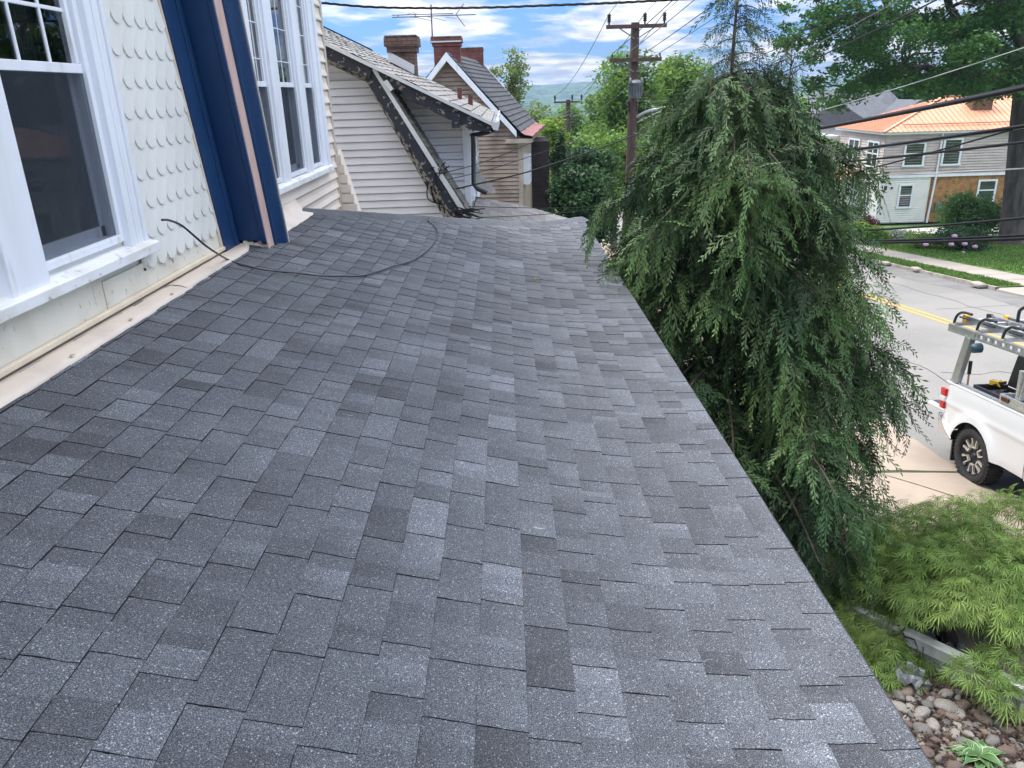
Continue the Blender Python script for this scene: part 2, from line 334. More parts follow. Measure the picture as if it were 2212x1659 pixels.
# near pavement with driveway apron; its road edge is broken and uneven
b = MB(); rows = []
for i in range(121):
    y = -14 + i * .7
    e = 6.52 + .10 * noise.noise((y * 1.3, 1, 0)) + .05 * noise.noise((y * 5, 4, 0))
    if y > 40: e = 6.5
    rows.append([(4.0, y, gz(y) + .015), (4.02, y, gz(y) + .10), (5.6, y, gz(y) + .10), (e, y, gz(y) + .06), (e + .04, y, gz(y) - .02)])
b.grid(rows, 0, False); tag(b.build('pavement', CONC), kind='structure')
JOINT = mat('dark_joint', (.055, .05, .035), .95, (.04, .07, .02), 8, 4, .5, .6)
def joint(p, q, wd=.03, dz=.106):
    (x0, y0), (x1, y1) = p, q; d = Vector((x1 - x0, y1 - y0)); n = Vector((-d.y, d.x)).normalized() * wd / 2
    k = 14; b = MB(); rows = []
    for i in range(k + 1):
        t = i / k; x = x0 + (x1 - x0) * t; y = y0 + (y1 - y0) * t; j = 1 + .7 * noise.noise((x * 6, y * 6, 2))
        zo = dz if x < 5.6 or x > 10 else .006 + .10 - .04 * (x - 5.6) / .92
        rows.append([(x - n.x * j, y - n.y * j, gz(y - n.y * j) + zo), (x + n.x * j, y + n.y * j, gz(y + n.y * j) + zo)])
    b.grid(rows, 0, False); tag(b.build('pavement_joint', JOINT), kind='structure')
joint((4.05, 9.93), (6.48, 9.88), .07); joint((5.25, 9.85), (5.85, 9.0), .014); joint((4.05, 8.0), (6.3, 8.0), .025); joint((4.05, 12.2), (6.3, 12.2), .025)
# far side: kerb, verge, pavement, lawn
strip('kerb', 17.1, 17.22, 26.3, 94, .13, KERB, 160, .03, .03, .15)
strip('verge_grass', 17.22, 18.3, 26.6, 94, .09, GRASS, 120, .02, .06, .09)
strip('pavement_far', 18.3, 19.9, -28, 94, .11, CONC2, 80, .03, .03, .1)
strip('apron_far', 17.12, 18.28, 10, 26.55, .06, CONC2, 40, .05, 0, .06)
strip('lawn', 19.9, 60, -28, 46, .13, GRASS, 60, .05, 0, .1)
for y in (28.0, 29.6, 31.2, 32.8, 34.4, 36.0, 37.6, 39.2, 42, 45): joint((18.32, y), (19.88, y), .03, .117)
sheet('path', [(19.9, 46.0), (21.4, 45.2), (25.4, 48.4), (34, 48.3), (34, 52.6), (26.0, 53.0), (19.9, 47.6)], .14, mat('pale_path', (.38, .355, .325), .85, (.32, .30, .275), 2, 5))
sheet('planting_bed', [(1.0, 1.0), (4.0, 1.0), (4.0, 9.4), (1.0, 9.4)], .03, SOIL)

# patched gutter strip and cracks in the road
b = MB(); rows = []
for i in range(140):
    y = 14 + i * .45; rows.append([(15.9 + .35 * noise.noise((y * .25, 1, 2)) + .12 * noise.noise((y * 1.7, 3, 2)), y, gz(y) + .0075), (17.08, y, gz(y) + .0075)])
b.grid(rows, 0, False); tag(b.build('road_patch', mat('dark_asphalt_patch', (.135, .132, .128), .9, (.17, .165, .155), 1.2, 7, bump=.4, bscale=200, dist=.005)), kind='structure')
CRK = mat('road_crack', (.06, .058, .055), .95)
for (x0, y0, x1, y1) in ((8.0, 10.2, 11.9, 12.4), (9.3, 15.5, 12.0, 15.2), (13.0, 17.5, 15.8, 18.6), (8.6, 12.0, 9.6, 20.5), (13.2, 23.0, 16.0, 23.4), (14.4, 19.0, 14.7, 30.0)):
    b = MB(); rows = []; k = 40
    for i in range(k + 1):
        t = i / k; x = x0 + (x1 - x0) * t + .22 * noise.noise((t * 6, x0, 0)) + .06 * noise.noise((t * 25, y0, 1)); y = y0 + (y1 - y0) * t + .22 * noise.noise((t * 6, y0, 5)); ww = .008 + .008 * noise.noise((t * 14, 2, x0)) ** 2 + .004
        rows.append([(x - ww, y - ww, gz(y) + .0085), (x + ww, y + ww, gz(y) + .0085)])
    b.grid(rows, 0, False); tag(b.build('road_crack', CRK), kind='structure')

# wooded hills across the valley
HILL = mat('wooded_hillside', (.018, .050, .018), .95, (.065, .125, .034), .035, 10, .4, .62, col3=(.12, .15, .09), scale3=.045, lo3=.60, hi3=.70, bump=1, bscale=.12, dist=9)
def ridge(y0, y1, base, top, seed, half, nx=150, ny=26):
    rows = []
    for j in range(ny + 1):
        t = j / ny; y = y0 + (y1 - y0) * t; r = []
        for i in range(nx + 1):
            x = -half + 2 * half * i / nx
            h = base + (top - base) * math.sin(min(t * 1.35, 1) * math.pi / 2) ** 1.2
            h += (top - base) * .22 * noise.noise((x / half * 3.1, y / 700, seed)) * t
            h += 3.2 * noise.noise((x / 22, y / 22, seed)) + 2.2 * noise.noise((x / 9, y / 9, seed))
            r.append((x, y, h))
        rows.append(r)
    b = MB(); b.grid(rows, 0, False); return tag(b.build('hills', HILL), kind='structure')
ridge(300, 620, -58, -27, 1.3, 420, 190, 30)
ridge(700, 1150, -60, -14, 4.1, 900, 220, 26)
ridge(1300, 2100, -60, 13, 8.6, 1700, 260, 26)

# ------------------------------------------------------------------ our house: porch roof, walls, windows, rake
WX = -2.10
def rz(x):
    u = max(x + 2.07, -.05); s0, uc = .265, 2.0
    if u < uc: return -1.04 - s0 * u
    r = u - uc; return -1.04 - s0 * uc - s0 * r + .105 * r * r
def hipY(x): return 7.70 + (x + 2.07) * 1.085
def onroof(x, y, h=0.0):
    r = ray(x, y); t = 1.5
    while t < 18:
        p = r * t
        if p[2] < rz(p[0]) + h: return p
        t += .004
    return r * 8
house = thing('cream_house', (-5, 4, gz(4)), 'cream and white sided house with navy gable trim and dark shingled porch roof', 'house')
def und(x, y): return .006 * noise.noise((x * .8, y * .7, 5)) + .0025 * noise.noise((x * 3, y * 2.5, 9))
b = MB(); er = random.Random(3)
X0, EXP = -2.06, .1385
nc = int((1.10 - X0) / EXP) + 1
PAL = [.70, .78, .86, .92, .97, 1.0, 1.03, 1.06, 1.10, 1.18, 1.30, 1.46]
WTS = [1, 2, 3, 3, 3, 3, 3, 3, 2, 1.6, 1.2, .6]
for i in range(nc):
    xa = X0 + i * EXP; xb = min(xa + EXP, 1.10)
    y = -1.6 + er.random() * .3; thick = er.random() < .5; tonev = 1.0; run = 0
    while True:
        L = er.choice([.08, .10, .115, .13, .15, .18])
        L *= er.uniform(.9, 1.1)
        lim = hipY((xa + xb) / 2) - .0
        if y > lim: break
        if run <= 0:
            tonev = er.choices(PAL, WTS)[0]; run = er.randint(1, 2)
        run -= 1
        hb = .0080 if thick else .0052
        cols = 4; segs = [0, 1]
        nyy = 3
        # optional colour break inside the tab
        brk = er.random() < .45
        t2 = tonev * er.uniform(.82, 1.25) if brk else tonev
        grad = er.uniform(.74, .9) if er.random() < .4 else er.uniform(.93, 1.0)
        jn = [er.uniform(-.0022, .0022) for _ in range(cols + 1)]; jf = [er.uniform(-.0022, .0022) for _ in range(cols + 1)]
        ysplit = er.uniform(.3, .7)
        def P(k, yy, top=True):
            x = xa + (xb - xa) * k / cols
            yy2 = min(yy, hipY(x))
            h = .001 + (hb - .001) * k / cols if thick is False else .0040 + (hb - .0040) * k / cols
            if i == nc - 1 and k == cols: pass
            return (x, yy2, rz(x) + und(x, yy2) + (h if top else -.004))
        for (ya, yb, tn) in ((y, y + L * ysplit, tonev), (y + L * ysplit, y + L, t2)):
            base = len(b.v)
            for k in range(cols + 1):
                g_ = tn * (grad + (1.06 - grad) * k / cols)
                for yy, jj in ((ya, jn[k] if ya == y else 0), (yb, jf[k] if yb != y + L * ysplit else 0)):
                    b.v.append(P(k, yy + jj)); b.tone.append(g_)
            for k in range(cols):
                b.f.append([base + 2 * k, base + 2 * k + 2, base + 2 * k + 3, base + 2 * k + 1]); b.mi.append(0); b.sm.append(False)
        # butt edge and the two cut sides, bare asphalt
        b.add([P(cols, y), P(cols, y + L), P(cols, y + L, False), P(cols, y, False)], [(0, 1, 2, 3)], 1)
        if thick:
            for yy, jj in ((y, jn), (y + L, jf)):
                tp = [P(k, yy + jj[k]) for k in range(cols + 1)]; bt = [P(k, yy + jj[k], False) for k in range(cols + 1)]
                b.add(tp + bt, [(k, k + 1, cols + 2 + k, cols + 1 + k) for k in range(cols)], 1)
        y += L
        thick = not thick if er.random() < .93 else thick
proof = b.build('porch_roof', [ROOF, ASPH], house, tone=True)
# hip cap
b = MB(); n = 27
for i in range(n):
    xa = -2.05 + i * 3.13 / n; xb = xa + 3.13 / n * 1.06
    tn = er.uniform(.8, 1.15)
    def C(x, s, up): return (x + s * .10, hipY(x) - s * .10, rz(x) + .018 + up - (abs(s) * .03 if s > 0 else abs(s) * .012) + (rz(x + s * .10) - rz(x)) * .9)
    vs = [C(xa, 1, .0), C(xa, 0, .012), C(xa, -1, 0), C(xb, 1, .007), C(xb, 0, .02), C(xb, -1, .007)]
    b.add(vs, [(0, 1, 4, 3), (1, 2, 5, 4)], 0, False, tn)
    b.add([vs[0], vs[3], (vs[3][0], vs[3][1], vs[3][2] - .012), (vs[0][0], vs[0][1], vs[0][2] - .012)], [(0, 1, 2, 3)], 1)
b.build('hip_cap', [ROOF, ASPH], proof, tone=True)
# the end slope beyond the hip, deck, eave board and porch body
b = MB(); rows = []
for k in range(13):
    x = -2.07 + 3.17 * k / 12; rows.append([(x, hipY(x) + .02, rz(x) - .008), (-2.07, hipY(x) + .02, rz(x) - .008)])
b.grid(rows, 0, False); b.build('end_slope', ROOF, proof, tone=True)
b = MB(); prof = [(-2.07 + 3.15 * k / 12, rz(-2.07 + 3.15 * k / 12) - .014) for k in range(13)]
b.grid([[(x, -1.6, z), (x, hipY(x) - .02, z)] for x, z in prof], 0, False)
b.grid([[(x, -1.6, z - .12), (x, hipY(x) - .02, z - .12)] for x, z in prof], 0, False)
b.box(1.055, 1.085, -1.6, 11.0, rz(1.08) - .16, rz(1.08) - .012); b.box(-2.07, 1.08, 11.0, 11.04, rz(1.08) - .16, rz(1.08) - .012)
b.build('roof_deck', SHADE, proof)
b = MB(); b.box(1.088, 1.112, -1.6, 11.05, rz(1.1) - .05, rz(1.1) - .006); b.build('drip_edge', BLACKRUB, proof)
# posts and deck below (support of the porch)
for yy in (-1.0, 3.0, 7.0, 10.6):
    b = MB(); b.box(.82, .98, yy - .08, yy + .08, gz(yy) + .8, rz(.9) - .14); b.build('porch_post', WHITE, house)
b = MB(); b.box(-2.1, 1.05, -1.6, 11, gz(11) - .2, gz(4) + .85); b.build('porch_deck', mat('grey_deck', (.25, .25, .26), .7), house)
# wall body (wall plane WX) with openings left where the windows are: panels
WIN1 = (3.43, 4.25, -.70, 1.35); WIN2 = (7.05, 9.27, -.72, 1.25); WIN0 = (1.85, 3.1, -.70, 1.35)
WALLM = mat('painted_wall_board', (.64, .65, .62), .6)
def wallpanels(y0, y1, z0, z1, holes, x, m, name):
    b = MB(); cuts = sorted({y0, y1, *[h[0] for h in holes], *[h[1] for h in holes]})
    for a, c in zip(cuts, cuts[1:]):
        hs = [h for h in holes if h[0] <= a and h[1] >= c]
        if hs: b.box(x - .12, x, a, c, z0, hs[0][2]); b.box(x - .12, x, a, c, hs[0][3], z1)
        else: b.box(x - .12, x, a, c, z0, z1)
    return b.build(name, m, house)
wallpanels(-2, 6.0, -1.6, 2.5, [WIN1, WIN0], WX - .012, WALLM, 'wall')
wallpanels(6.0, 10.0, -1.6, 2.5, [WIN2], WX - .012, WALLM, 'wall')
b = MB(); b.box(-9, WX - .132, -2, -1.9, gz(10), 2.5); b.box(-9, WX - .132, 9.9, 10, gz(10), 2.5); b.box(-9.1, -9, -2, 10, gz(10), 2.5); b.box(WX - .13, WX - .01, -2, 10, gz(10), -1.6)
b.build('wall', CREAM, house)
b = MB(); b.prism([(-9.4, -2.2, 2.5), (-1.7, -2.2, 2.5), (-5.5, -2.2, 4.6)], (0, 12.4, 0)); b.build('main_roof', ROOF, house)
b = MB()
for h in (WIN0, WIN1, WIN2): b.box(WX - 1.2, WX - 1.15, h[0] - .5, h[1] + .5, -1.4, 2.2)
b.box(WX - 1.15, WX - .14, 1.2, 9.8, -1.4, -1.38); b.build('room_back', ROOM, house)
# fish scale shingles
b = MB(); pitch, sp = .1437, .163
rowz = [.568, .405, .242, .078, -.086, -.249, -.417, -.580, -.745, -.906]
rows_all = [rowz[0] + sp * k for k in range(8, 0, -1)] + rowz
for ri, zb in enumerate(rows_all):
    off = 4.785 if ri % 2 == (rows_all.index(.405) % 2) else 4.713
    k0 = int((off - 4.40) / pitch) + 1
    for k in range(-k0, 9):
        yc = off + k * pitch; hw = pitch / 2 + .0004
        yr = 5.27 + (.58 - zb) * .247 + .05
        if yc - hw > yr or yc + hw < 4.40: continue
        th = .021; zb2 = zb + er.uniform(-.003, .003); tl = 0
        pts = [(WX - .006, yc - hw, zb2 + sp + .06), (WX - .006, yc + hw, zb2 + sp + .06)]
        arc = [(WX + .006, yc + hw * math.cos(a), zb2 + .075 + .075 * math.sin(a) * 1.0) for a in [0] + [-math.pi * j / 10 for j in range(1, 10)] + [-math.pi]]
        poly = [(pts[0][0], max(min(p[1], yr), 4.40), p[2]) for p in pts] + [(WX + .004, max(min(p[1] + tl, yr), 4.40), p[2]) for p in arc]
        poly = [(x + 0, y_, z_) for x, y_, z_ in poly]
        b.prism(poly, (th, 0, 0))
b.build('fish_scale_siding', SCALE, house)
b = MB(); b.box(WX - .004, WX + .012, 1.0, 3.912, -1.00, -.80); b.box(WX - .004, WX + .010, 3.926, 5.75, -1.00, -.86)
b.build('skirt_board', SKIRT, house, bevel=.003)
b = MB(); b.box(WX, WX + .036, 1.0, 5.70, -1.030, -1.000); b.build('base_trim', mat('yellowed_trim', (.70, .61, .47), .5, (.62, .53, .41), 5, 4), house, bevel=.008, seg=3)
# flashing on the roof at the wall, two overlapped lengths
b = MB(); 
for (ya, yb, xo, dz) in ((0.9, 4.66, -1.940, .016), (4.60, 5.98, -1.948, .021)):
    rows = []; k = int((yb - ya) / .08)
    for i in range(k + 1):
        yy = ya + (yb - ya) * i / k; wob = .008 * noise.noise((yy * 2.2, 1, 0)) + .004 * noise.noise((yy * 7, 1, 4))
        e = xo + wob * 1.2 - (.05 if yy > 5.8 else 0) * (yy - 5.8) / .2
        rows.append([(-2.092, yy, -1.046), (-2.04, yy, rz(-2.04) + dz - .008), ((e - 2.02) / 2, yy, rz((e - 2.02) / 2) + dz + wob * .3), (e, yy, rz(e) + dz - .003 + abs(wob) * .5), (e + .003, yy, rz(e) + .002)])
    b.grid(rows, 0, True)
rows = []
for i in range(22):
    yy = 6.36 + (7.78 - 6.36) * i / 21; wob = .012 * noise.noise((yy * 3, 1, 6))
    rows.append([(-2.075, yy, -.93 + wob), (-2.05, yy, -.97), (-2.0, yy, rz(-2.0) + .018), (-1.91, yy, rz(-1.91) + .014 + wob * .4), (-1.90, yy, rz(-1.9) + .002)])
b.grid(rows, 0, True)
b.build('flashing', FLASH, house)
DEADLEAF = mat('curled_dead_leaf', (.42, .36, .24), .8, (.3, .24, .14), 30, 3)
# rake: frieze board, soffit, pale fascia edge, crown moulding; all lean back with the gambrel slope
def lean(y, z): return y - .247 * (z - .58)
ZT = 2.0
def rakebox(x0, x1, ya, yb, zb0, zb1, m, name, parent, bev=.004, zt=ZT):
    b = MB(); ps = []
    for x in (x0, x1):
        for (yy, zb) in ((ya, zb0), (yb, zb1)): ps += [(x, lean(yy, zb), zb), (x, lean(yy, zt), zt)]
    # 0:x0a low 1:x0a top 2:x0b low 3:x0b top 4..7 x1
    b.add(ps, [(0, 1, 3, 2), (4, 6, 7, 5), (0, 4, 5, 1), (2, 3, 7, 6), (0, 2, 6, 4), (1, 5, 7, 3)]); return b.build(name, m, parent, bevel=bev)
rake = MB(); rake.box(-2.11, -2.10, 5.30, 5.31, 1.0, 1.9); rake = rake.build('rake', NAVY, house)
rakebox(WX, WX + .038, 5.268, 5.475, -1.06, -1.08, NAVY, 'frieze_board', rake, .005)
rakebox(WX, WX + .050, 5.476, 5.545, -1.07, -1.09, NAVY, 'frieze_board', rake, .008)
rakebox(WX + .02, -1.872, 5.592, 5.66, -1.02, -1.05, NAVY, 'soffit', rake, .003)
rakebox(-1.900, -1.862, 5.585, 5.611, -1.03, -1.06, NAVY, 'soffit', rake, .004)
rakebox(-1.935, -1.858, 5.612, 5.765, -1.085, -1.10, PINK, 'fascia_board', rake, .004)
# crown moulding profile swept along the slope
b = MB(); prof = [(-1.86, 5.766), (-1.842, 5.768), (-1.842, 5.795), (-1.852, 5.80), (-1.846, 5.83), (-1.828, 5.87), (-1.812, 5.89), (-1.795, 5.90), (-1.795, 5.945), (-1.81, 5.95), (-1.86, 5.95)]
rows = []
for i in range(40):
    z = -1.10 + (ZT + 1.10) * i / 39
    rows.append([(x + .003 * noise.noise((x * 9, z * 5, 3)), lean(y_, z) + .003 * noise.noise((y_ * 9, z * 4, 1)), z) for x, y_ in prof])
b.grid(rows, 0, True); o = b.build('crown_moulding', NAVY, rake)
rakebox(-1.83, -1.79, 5.955, 5.965, -1.12, -1.12, CREAM, 'drip_edge', rake, 0)
rakebox(-2.6, -1.86, 5.968, 6.05, -1.10, -1.10, ROOF, 'gambrel_slope', rake, 0)
# cream strip beside the frieze and torn caulk at the foot
rakebox(WX + .004, WX + .026, 5.238, 5.266, -1.02, -1.02, mat('cream_edge_strip', (.62, .52, .43), .6), 'edge_strip', rake, .002)
b = MB(); rows = []
for i in range(24):
    t = i / 23; x = -2.04 + .19 * t; yy = 5.985 + .05 * t; z = rz(x); h = .030 + .02 * noise.noise((i * .6, 2, 0)) + (.05 * max(0, t - .8) * 4)
    rows.append([(x, yy, z + .004), (x + .004, yy + .004, z + h)])
b.grid(rows, 0, True); b.build('torn_caulk', mat('cream_caulk', (.66, .63, .5), .6, (.5, .46, .34), 20, 3), rake)

# windows
def window(parent, y0, y1, z0, zm, z1, x, muntin=True, lite=(3, 2), curtain=None, name='window', mw=.009):
    """double hung window: frame, upper sash with muntins, lower sash behind an insect screen"""
    f = MB()
    for (a, c, d, e) in ((y0 - .045, y0, z0 - .04, z1 + .04), (y1, y1 + .045, z0 - .04, z1 + .04)): f.box(x - .10, x, a, c, d, e)
    f.box(x - .10, x, y0, y1, z1, z1 + .04); f.box(x - .10, x + .004, y0, y1, z0 - .04, z0)
    f.box(x - .055, x - .028, y0, y0 + .014, z0, z1); f.box(x - .055, x - .028, y1 - .014, y1, z0, z1)
    fr = f.build(name, WHITE, parent, bevel=.004)
    u = MB(); st = .032
    u.box(x - .052, x - .018, y0 + .001, y1 - .001, zm, zm + .045); u.box(x - .052, x - .018, y0, y1, z1 - st, z1)
    u.box(x - .052, x - .018, y0 + .015, y0 + .015 + st, zm + .045, z1 - st); u.box(x - .052, x - .018, y1 - .015 - st, y1 - .015, zm + .045, z1 - st)
    if muntin:
        for k in range(1, lite[0]):
            yy = y0 + (y1 - y0) * k / lite[0]; u.box(x - .046, x - .032, yy - mw, yy + mw, zm + .045, z1 - st)
        for zz_ in lite[1]: u.box(x - .0455, x - .0325, y0 + .03, y1 - .03, zz_ - mw, zz_ + mw)
    us = u.build('upper_sash', WHITE, fr, bevel=.003)
    g = MB(); g.add([(x - .040, y0 + .03, zm + .03), (x - .040, y1 - .03, zm + .03), (x - .040, y1 - .03, z1 - .02), (x - .040, y0 + .03, z1 - .02)], [(0, 1, 2, 3)]); g.build('pane', GLASS, fr)
    l = MB(); xs_ = x - .075
    l.box(xs_ - .02, xs_, y0, y1, z0, z0 + .055); l.box(xs_ - .02, xs_, y0, y0 + .04, z0, zm + .02); l.box(xs_ - .02, xs_, y1 - .04, y1, z0, zm + .02); l.box(xs_ - .02, xs_, y0, y1, zm + .0, zm + .04)
    l.build('lower_sash', WHITE, fr)
    g = MB(); g.add([(xs_ - .008, y0 + .03, z0 + .04), (xs_ - .008, y1 - .03, z0 + .04), (xs_ - .008, y1 - .03, zm + .02), (xs_ - .008, y0 + .03, zm + .02)], [(0, 1, 2, 3)]); g.build('pane', GLASS, fr)
    s = MB(); s.add([(x - .022, y0, z0), (x - .022, y1, z0), (x - .022, y1, zm), (x - .022, y0, zm)], [(0, 1, 2, 3)]); s.build('insect_screen', SCREEN, fr)
    if curtain:
        for (ca, cb) in curtain:
            c = MB(); k = 60
            c.grid([[(x - .22 + .022 * math.sin((ca + (cb - ca) * i / k) * 78) + .012 * math.sin((ca + (cb - ca) * i / k) * 31), ca + (cb - ca) * i / k, zz_) for i in range(k + 1)] for zz_ in (z0 - .1, z1 + .1)], 0, True); c.build('curtain', CURTAIN, fr)
    return fr
window(house, 3.46, 4.21, -.665, .145, 1.25, WX + .012, True, (3, [.43, .80]), [(4.02, 4.3), (3.3, 3.5)])
window(house, 2.0, 2.98, -.665, .145, 1.25, WX + .012, True, (3, [.43, .80]))
b = MB()   # fluted casing between window and scales
for (a, c, xo) in ((4.255, 4.30, .045), (4.30, 4.345, .034), (4.345, 4.385, .040), (4.385, 4.44, .026), (4.44, 4.475, .040)): b.box(WX - .01, WX + xo, a, c, -.775, 1.6)
b.box(WX - .01, WX + .055, 3.14, 3.415, -.775, 1.6)
b.build('casing', WHITE, house, bevel=.006, seg=3)
b = MB(); b.add([(WX - .02, 1.2, -.728), (WX + .085, 1.2, -.752), (WX + .085, 4.505, -.752), (WX - .02, 4.505, -.728), (WX - .02, 1.2, -.80), (WX + .085, 1.2, -.806), (WX + .085, 4.505, -.806), (WX - .02, 4.505, -.80)],
    [(0, 1, 2, 3), (7, 6, 5, 4), (1, 5, 6, 2), (3, 2, 6, 7), (0, 4, 5, 1), (0, 3, 7, 4)]); b.build('sill', WHITE_DIRTY, house, bevel=.006, seg=3)
# triple window
for (a, c) in ((7.08, 7.43), (7.78, 8.40), (8.74, 9.17)):
    window(house, a, c, -.69, .10, 1.15, WX + .012, True, (2, [.33, .62, .9]), [(a - .05, a + .12), (c - .22, c + .05)], mw=.005)
b = MB()
for (a, c, xo) in ((6.92, 7.03, .03), (7.475, 7.735, .035), (8.445, 8.695, .035), (9.215, 9.40, .03), (9.40, 9.52, .045), (9.52, 9.56, .034)): b.box(WX - .01, WX + xo, a, c, -.77, 1.7)
b.build('casing', WHITE, house, bevel=.006, seg=3)
b = MB(); b.add([(WX - .02, 6.8, -.735), (WX + .075, 6.8, -.76), (WX + .075, 9.52, -.76), (WX - .02, 9.52, -.735), (WX - .02, 6.8, -.80), (WX + .075, 6.8, -.815), (WX + .075, 9.52, -.815), (WX - .02, 9.52, -.80)],
    [(0, 1, 2, 3), (7, 6, 5, 4), (1, 5, 6, 2), (3, 2, 6, 7), (0, 4, 5, 1), (0, 3, 7, 4)]); b.build('sill', WHITE_DIRTY, house, bevel=.006, seg=3)
# lap siding courses on the second wall
def lap(b, y0, y1, z0, z1, x, ex, dz0=0):
    z = z0
    while z < z1:
        prof = [(x + .030, z), (x + .032, z + .010), (x + .014, z + ex * .5), (x + .011, z + ex * .88), (x + .001, z + ex * .89), (x + .001, z + ex), (x, z + ex), (x, z)]
        b.prism([(px_, y0, pz_) for px_, pz_ in prof], (0, y1 - y0, 0)); z += ex
b = MB(); lap(b, 6.0, 9.93, -1.42, -.82, WX - .012, .12); lap(b, 6.0, 6.92, -.82, 2.4, WX - .012, .15); lap(b, 9.56, 9.93, -.82, 2.4, WX - .012, .15)
b.build('lap_siding', CREAM, house)
b = MB(); b.box(WX - .02, WX + .018, 9.93, 10.0, -1.9, 2.4); b.box(WX - .10, WX + .016, 10.0, 10.02, -1.9, 2.4); b.build('corner_trim', mat('tan_corner_post', (.50, .44, .37), .5), house, bevel=.003)
# flared foot of the corner
b = MB(); b.prism([(-2.08, 10.03, -.62), (-1.86, 10.03, -1.55), (-2.1, 10.03, -1.55)], (0, .25, 0)); 
for k in range(8):
    z = -1.5 + k * .12; xr = -2.08 + .22 * (-.62 - z) / .93
    b.box(-2.075, xr + .004, 10.004, 10.03, z, z + .10)
b.build('flared_corner', CREAM, house)

# cable lying over the roof
b = MB(); pts = [onX(350, 475, -1.90), onX(366, 476, -1.90), onX(392, 487, -1.89), onX(420, 510, -1.88), onX(450, 535, -1.86)]
for x, y_ in ((492, 562), (530, 575), (580, 585), (640, 594), (690, 600), (735, 601), (780, 597), (815, 588), (850, 576), (885, 566), (912, 550), (932, 532), (943, 514), (946, 502), (940, 489), (928, 479)):
    p = onroof(x, y_, .018); pts.append(np.array([p[0], p[1], p[2] + .004 + (.012 if 600 < x < 760 else 0)]))
p = pts[-1]; pts.append(p + np.array([-.02, .2, .01])); pts.append(p + np.array([-.03, .5, -.1]))
def smooth(pts, k=5):
    P_ = [Vector(p) for p in pts]; out_ = []
    for i in range(len(P_) - 1):
        p0, p1, p2, p3 = P_[max(i - 1, 0)], P_[i], P_[i + 1], P_[min(i + 2, len(P_) - 1)]
        for j in range(k):
            t = j / k
            out_.append(.5 * ((2 * p1) + (p2 - p0) * t + (2 * p0 - 5 * p1 + 4 * p2 - p3) * t * t + (3 * p1 - p0 - 3 * p2 + p3) * t ** 3))
    return out_ + [P_[-1]]
b.tube(smooth(pts), .0068, 8); tag(b.build('cable', mat('cable_jacket', (.035, .036, .042), .25), at=pts[8]), 'loose black cable curling over the shingled porch roof from the fish scale wall', 'cable')

# small litter on the roof
b = MB(); p = onroof(1156, 603, .006)
for i in range(9):
    a = er.uniform(0, 6.28); q = Vector(p) + Vector((math.cos(a) * er.uniform(.03, .07), math.sin(a) * er.uniform(.03, .07), .006)); b.tube([p, q], [.004, .002], 4)
tag(b.build('fallen_sprig', mat('fresh_sprig', (.12, .17, .05), .7), at=p), 'tiny green conifer sprig lying on the shingles', 'sprig')
for (c_, x, y, lb) in ((2, 470, 1270, 'curled dead leaf on the tan flashing nearest the camera'), (2, 850, 1035, 'curled dead leaf on the tan flashing below the skirt board seam'), (2, 1118, 868, 'curled dead leaf at the lapped joint of the tan flashing')):
    p = Vector(onroof(*D(c_, x, y), .022)); b = MB(); sz = .013
    b.grid([[p + Vector((sz * (u_ - 1.5) * .5 * math.sin(math.pi * (v_ + .4) / 4.8), sz * (v_ - 2) * .6, .004 * abs(u_ - 1.5) + .003 * math.sin(v_))) for u_ in range(4)] for v_ in range(5)], 0, True); tag(b.build('dead_leaf', DEADLEAF, at=p), lb, 'leaf', 'dead leaves on the flashing')

# ------------------------------------------------------------------ the neighbouring gambrel house
NSID = mat('lilac_white_vinyl', (.62, .59, .61), .5, (.55, .52, .535), 1.6, 5, .4, .7)
PEEL = mat('peeling_black_paint', (.010, .012, .022), .5, (.23, .195, .175), 12, 10, .60, .63, bump=.4, bscale=30, dist=.01, stretch=(1, 1, 1))
PEEL2 = mat('bare_weathered_soffit', (.30, .25, .24), .8, (.012, .012, .02), 13.0, 10, .50, .54, bump=.4, bscale=30, dist=.01)
LSH = shingle_mat('pale_grey_shingle', (.20, .19, .18), (.32, .31, .30), 60, .9)
MSH = shingle_mat('weathered_brown_grey_shingle', (.17, .165, .15), (.3, .29, .27), 60, .9)
ALU = mat('bright_aluminium', (.60, .60, .62), .38, (.6, .61, .63), 9, 4, metal=.35, bump=.1, bscale=12)
BLKMET = mat('black_downspout', (.015, .016, .022), .4)
BR1 = brick_mat('brown_chimney_brick', (.16, .092, .07), (.11, .065, .052), (.045, .034, .03), 1, .22, .075)
BR2 = brick_mat('red_chimney_brick', (.24, .070, .055), (.16, .048, .044), (.085, .06, .055), 1, .22, .075)
YN = 14.0
def course(b, x0, x1, Y, z, ex, d=.04, g=.115):
    """one lap course on a wall facing -Y: sloping face, then a dark recess under the next course"""
    pr = [(0, .0), (d * .15, .02), (d * .45, .5), (d * .6, 1 - g), (d * 1.5, 1 - g), (d * 1.5, 1.0), (0, 1.0)]
    prof = [(Y - d + o, z + ex * t) for o, t in pr]
    b.add([(x0, y, zz_) for y, zz_ in prof] + [(x1, y, zz_) for y, zz_ in prof], [(i, i + 7, i + 8, i + 1) for i in range(6)])
    b.add([(x1, y, zz_) for y, zz_ in prof], [(0, 1, 2, 3, 4, 5, 6)])
def n14(x, y, Y=YN): return Vector(onY(x, y, Y))
nb = thing('gambrel_house', (-4, 17, gz(17)), 'pale sided gambrel house with peeling black rake boards and light grey shingles next door', 'house')
knee = n14(800, 140); rid = n14(709, 97); low = n14(1006, 468); deave = n14(1062, 268)
# the upper slope runs straight from ridge to dormer eave
us = (deave.z - rid.z) / (deave.x - rid.x)
def uz(x): return rid.z + us * (x - rid.x)
RX = -6.2
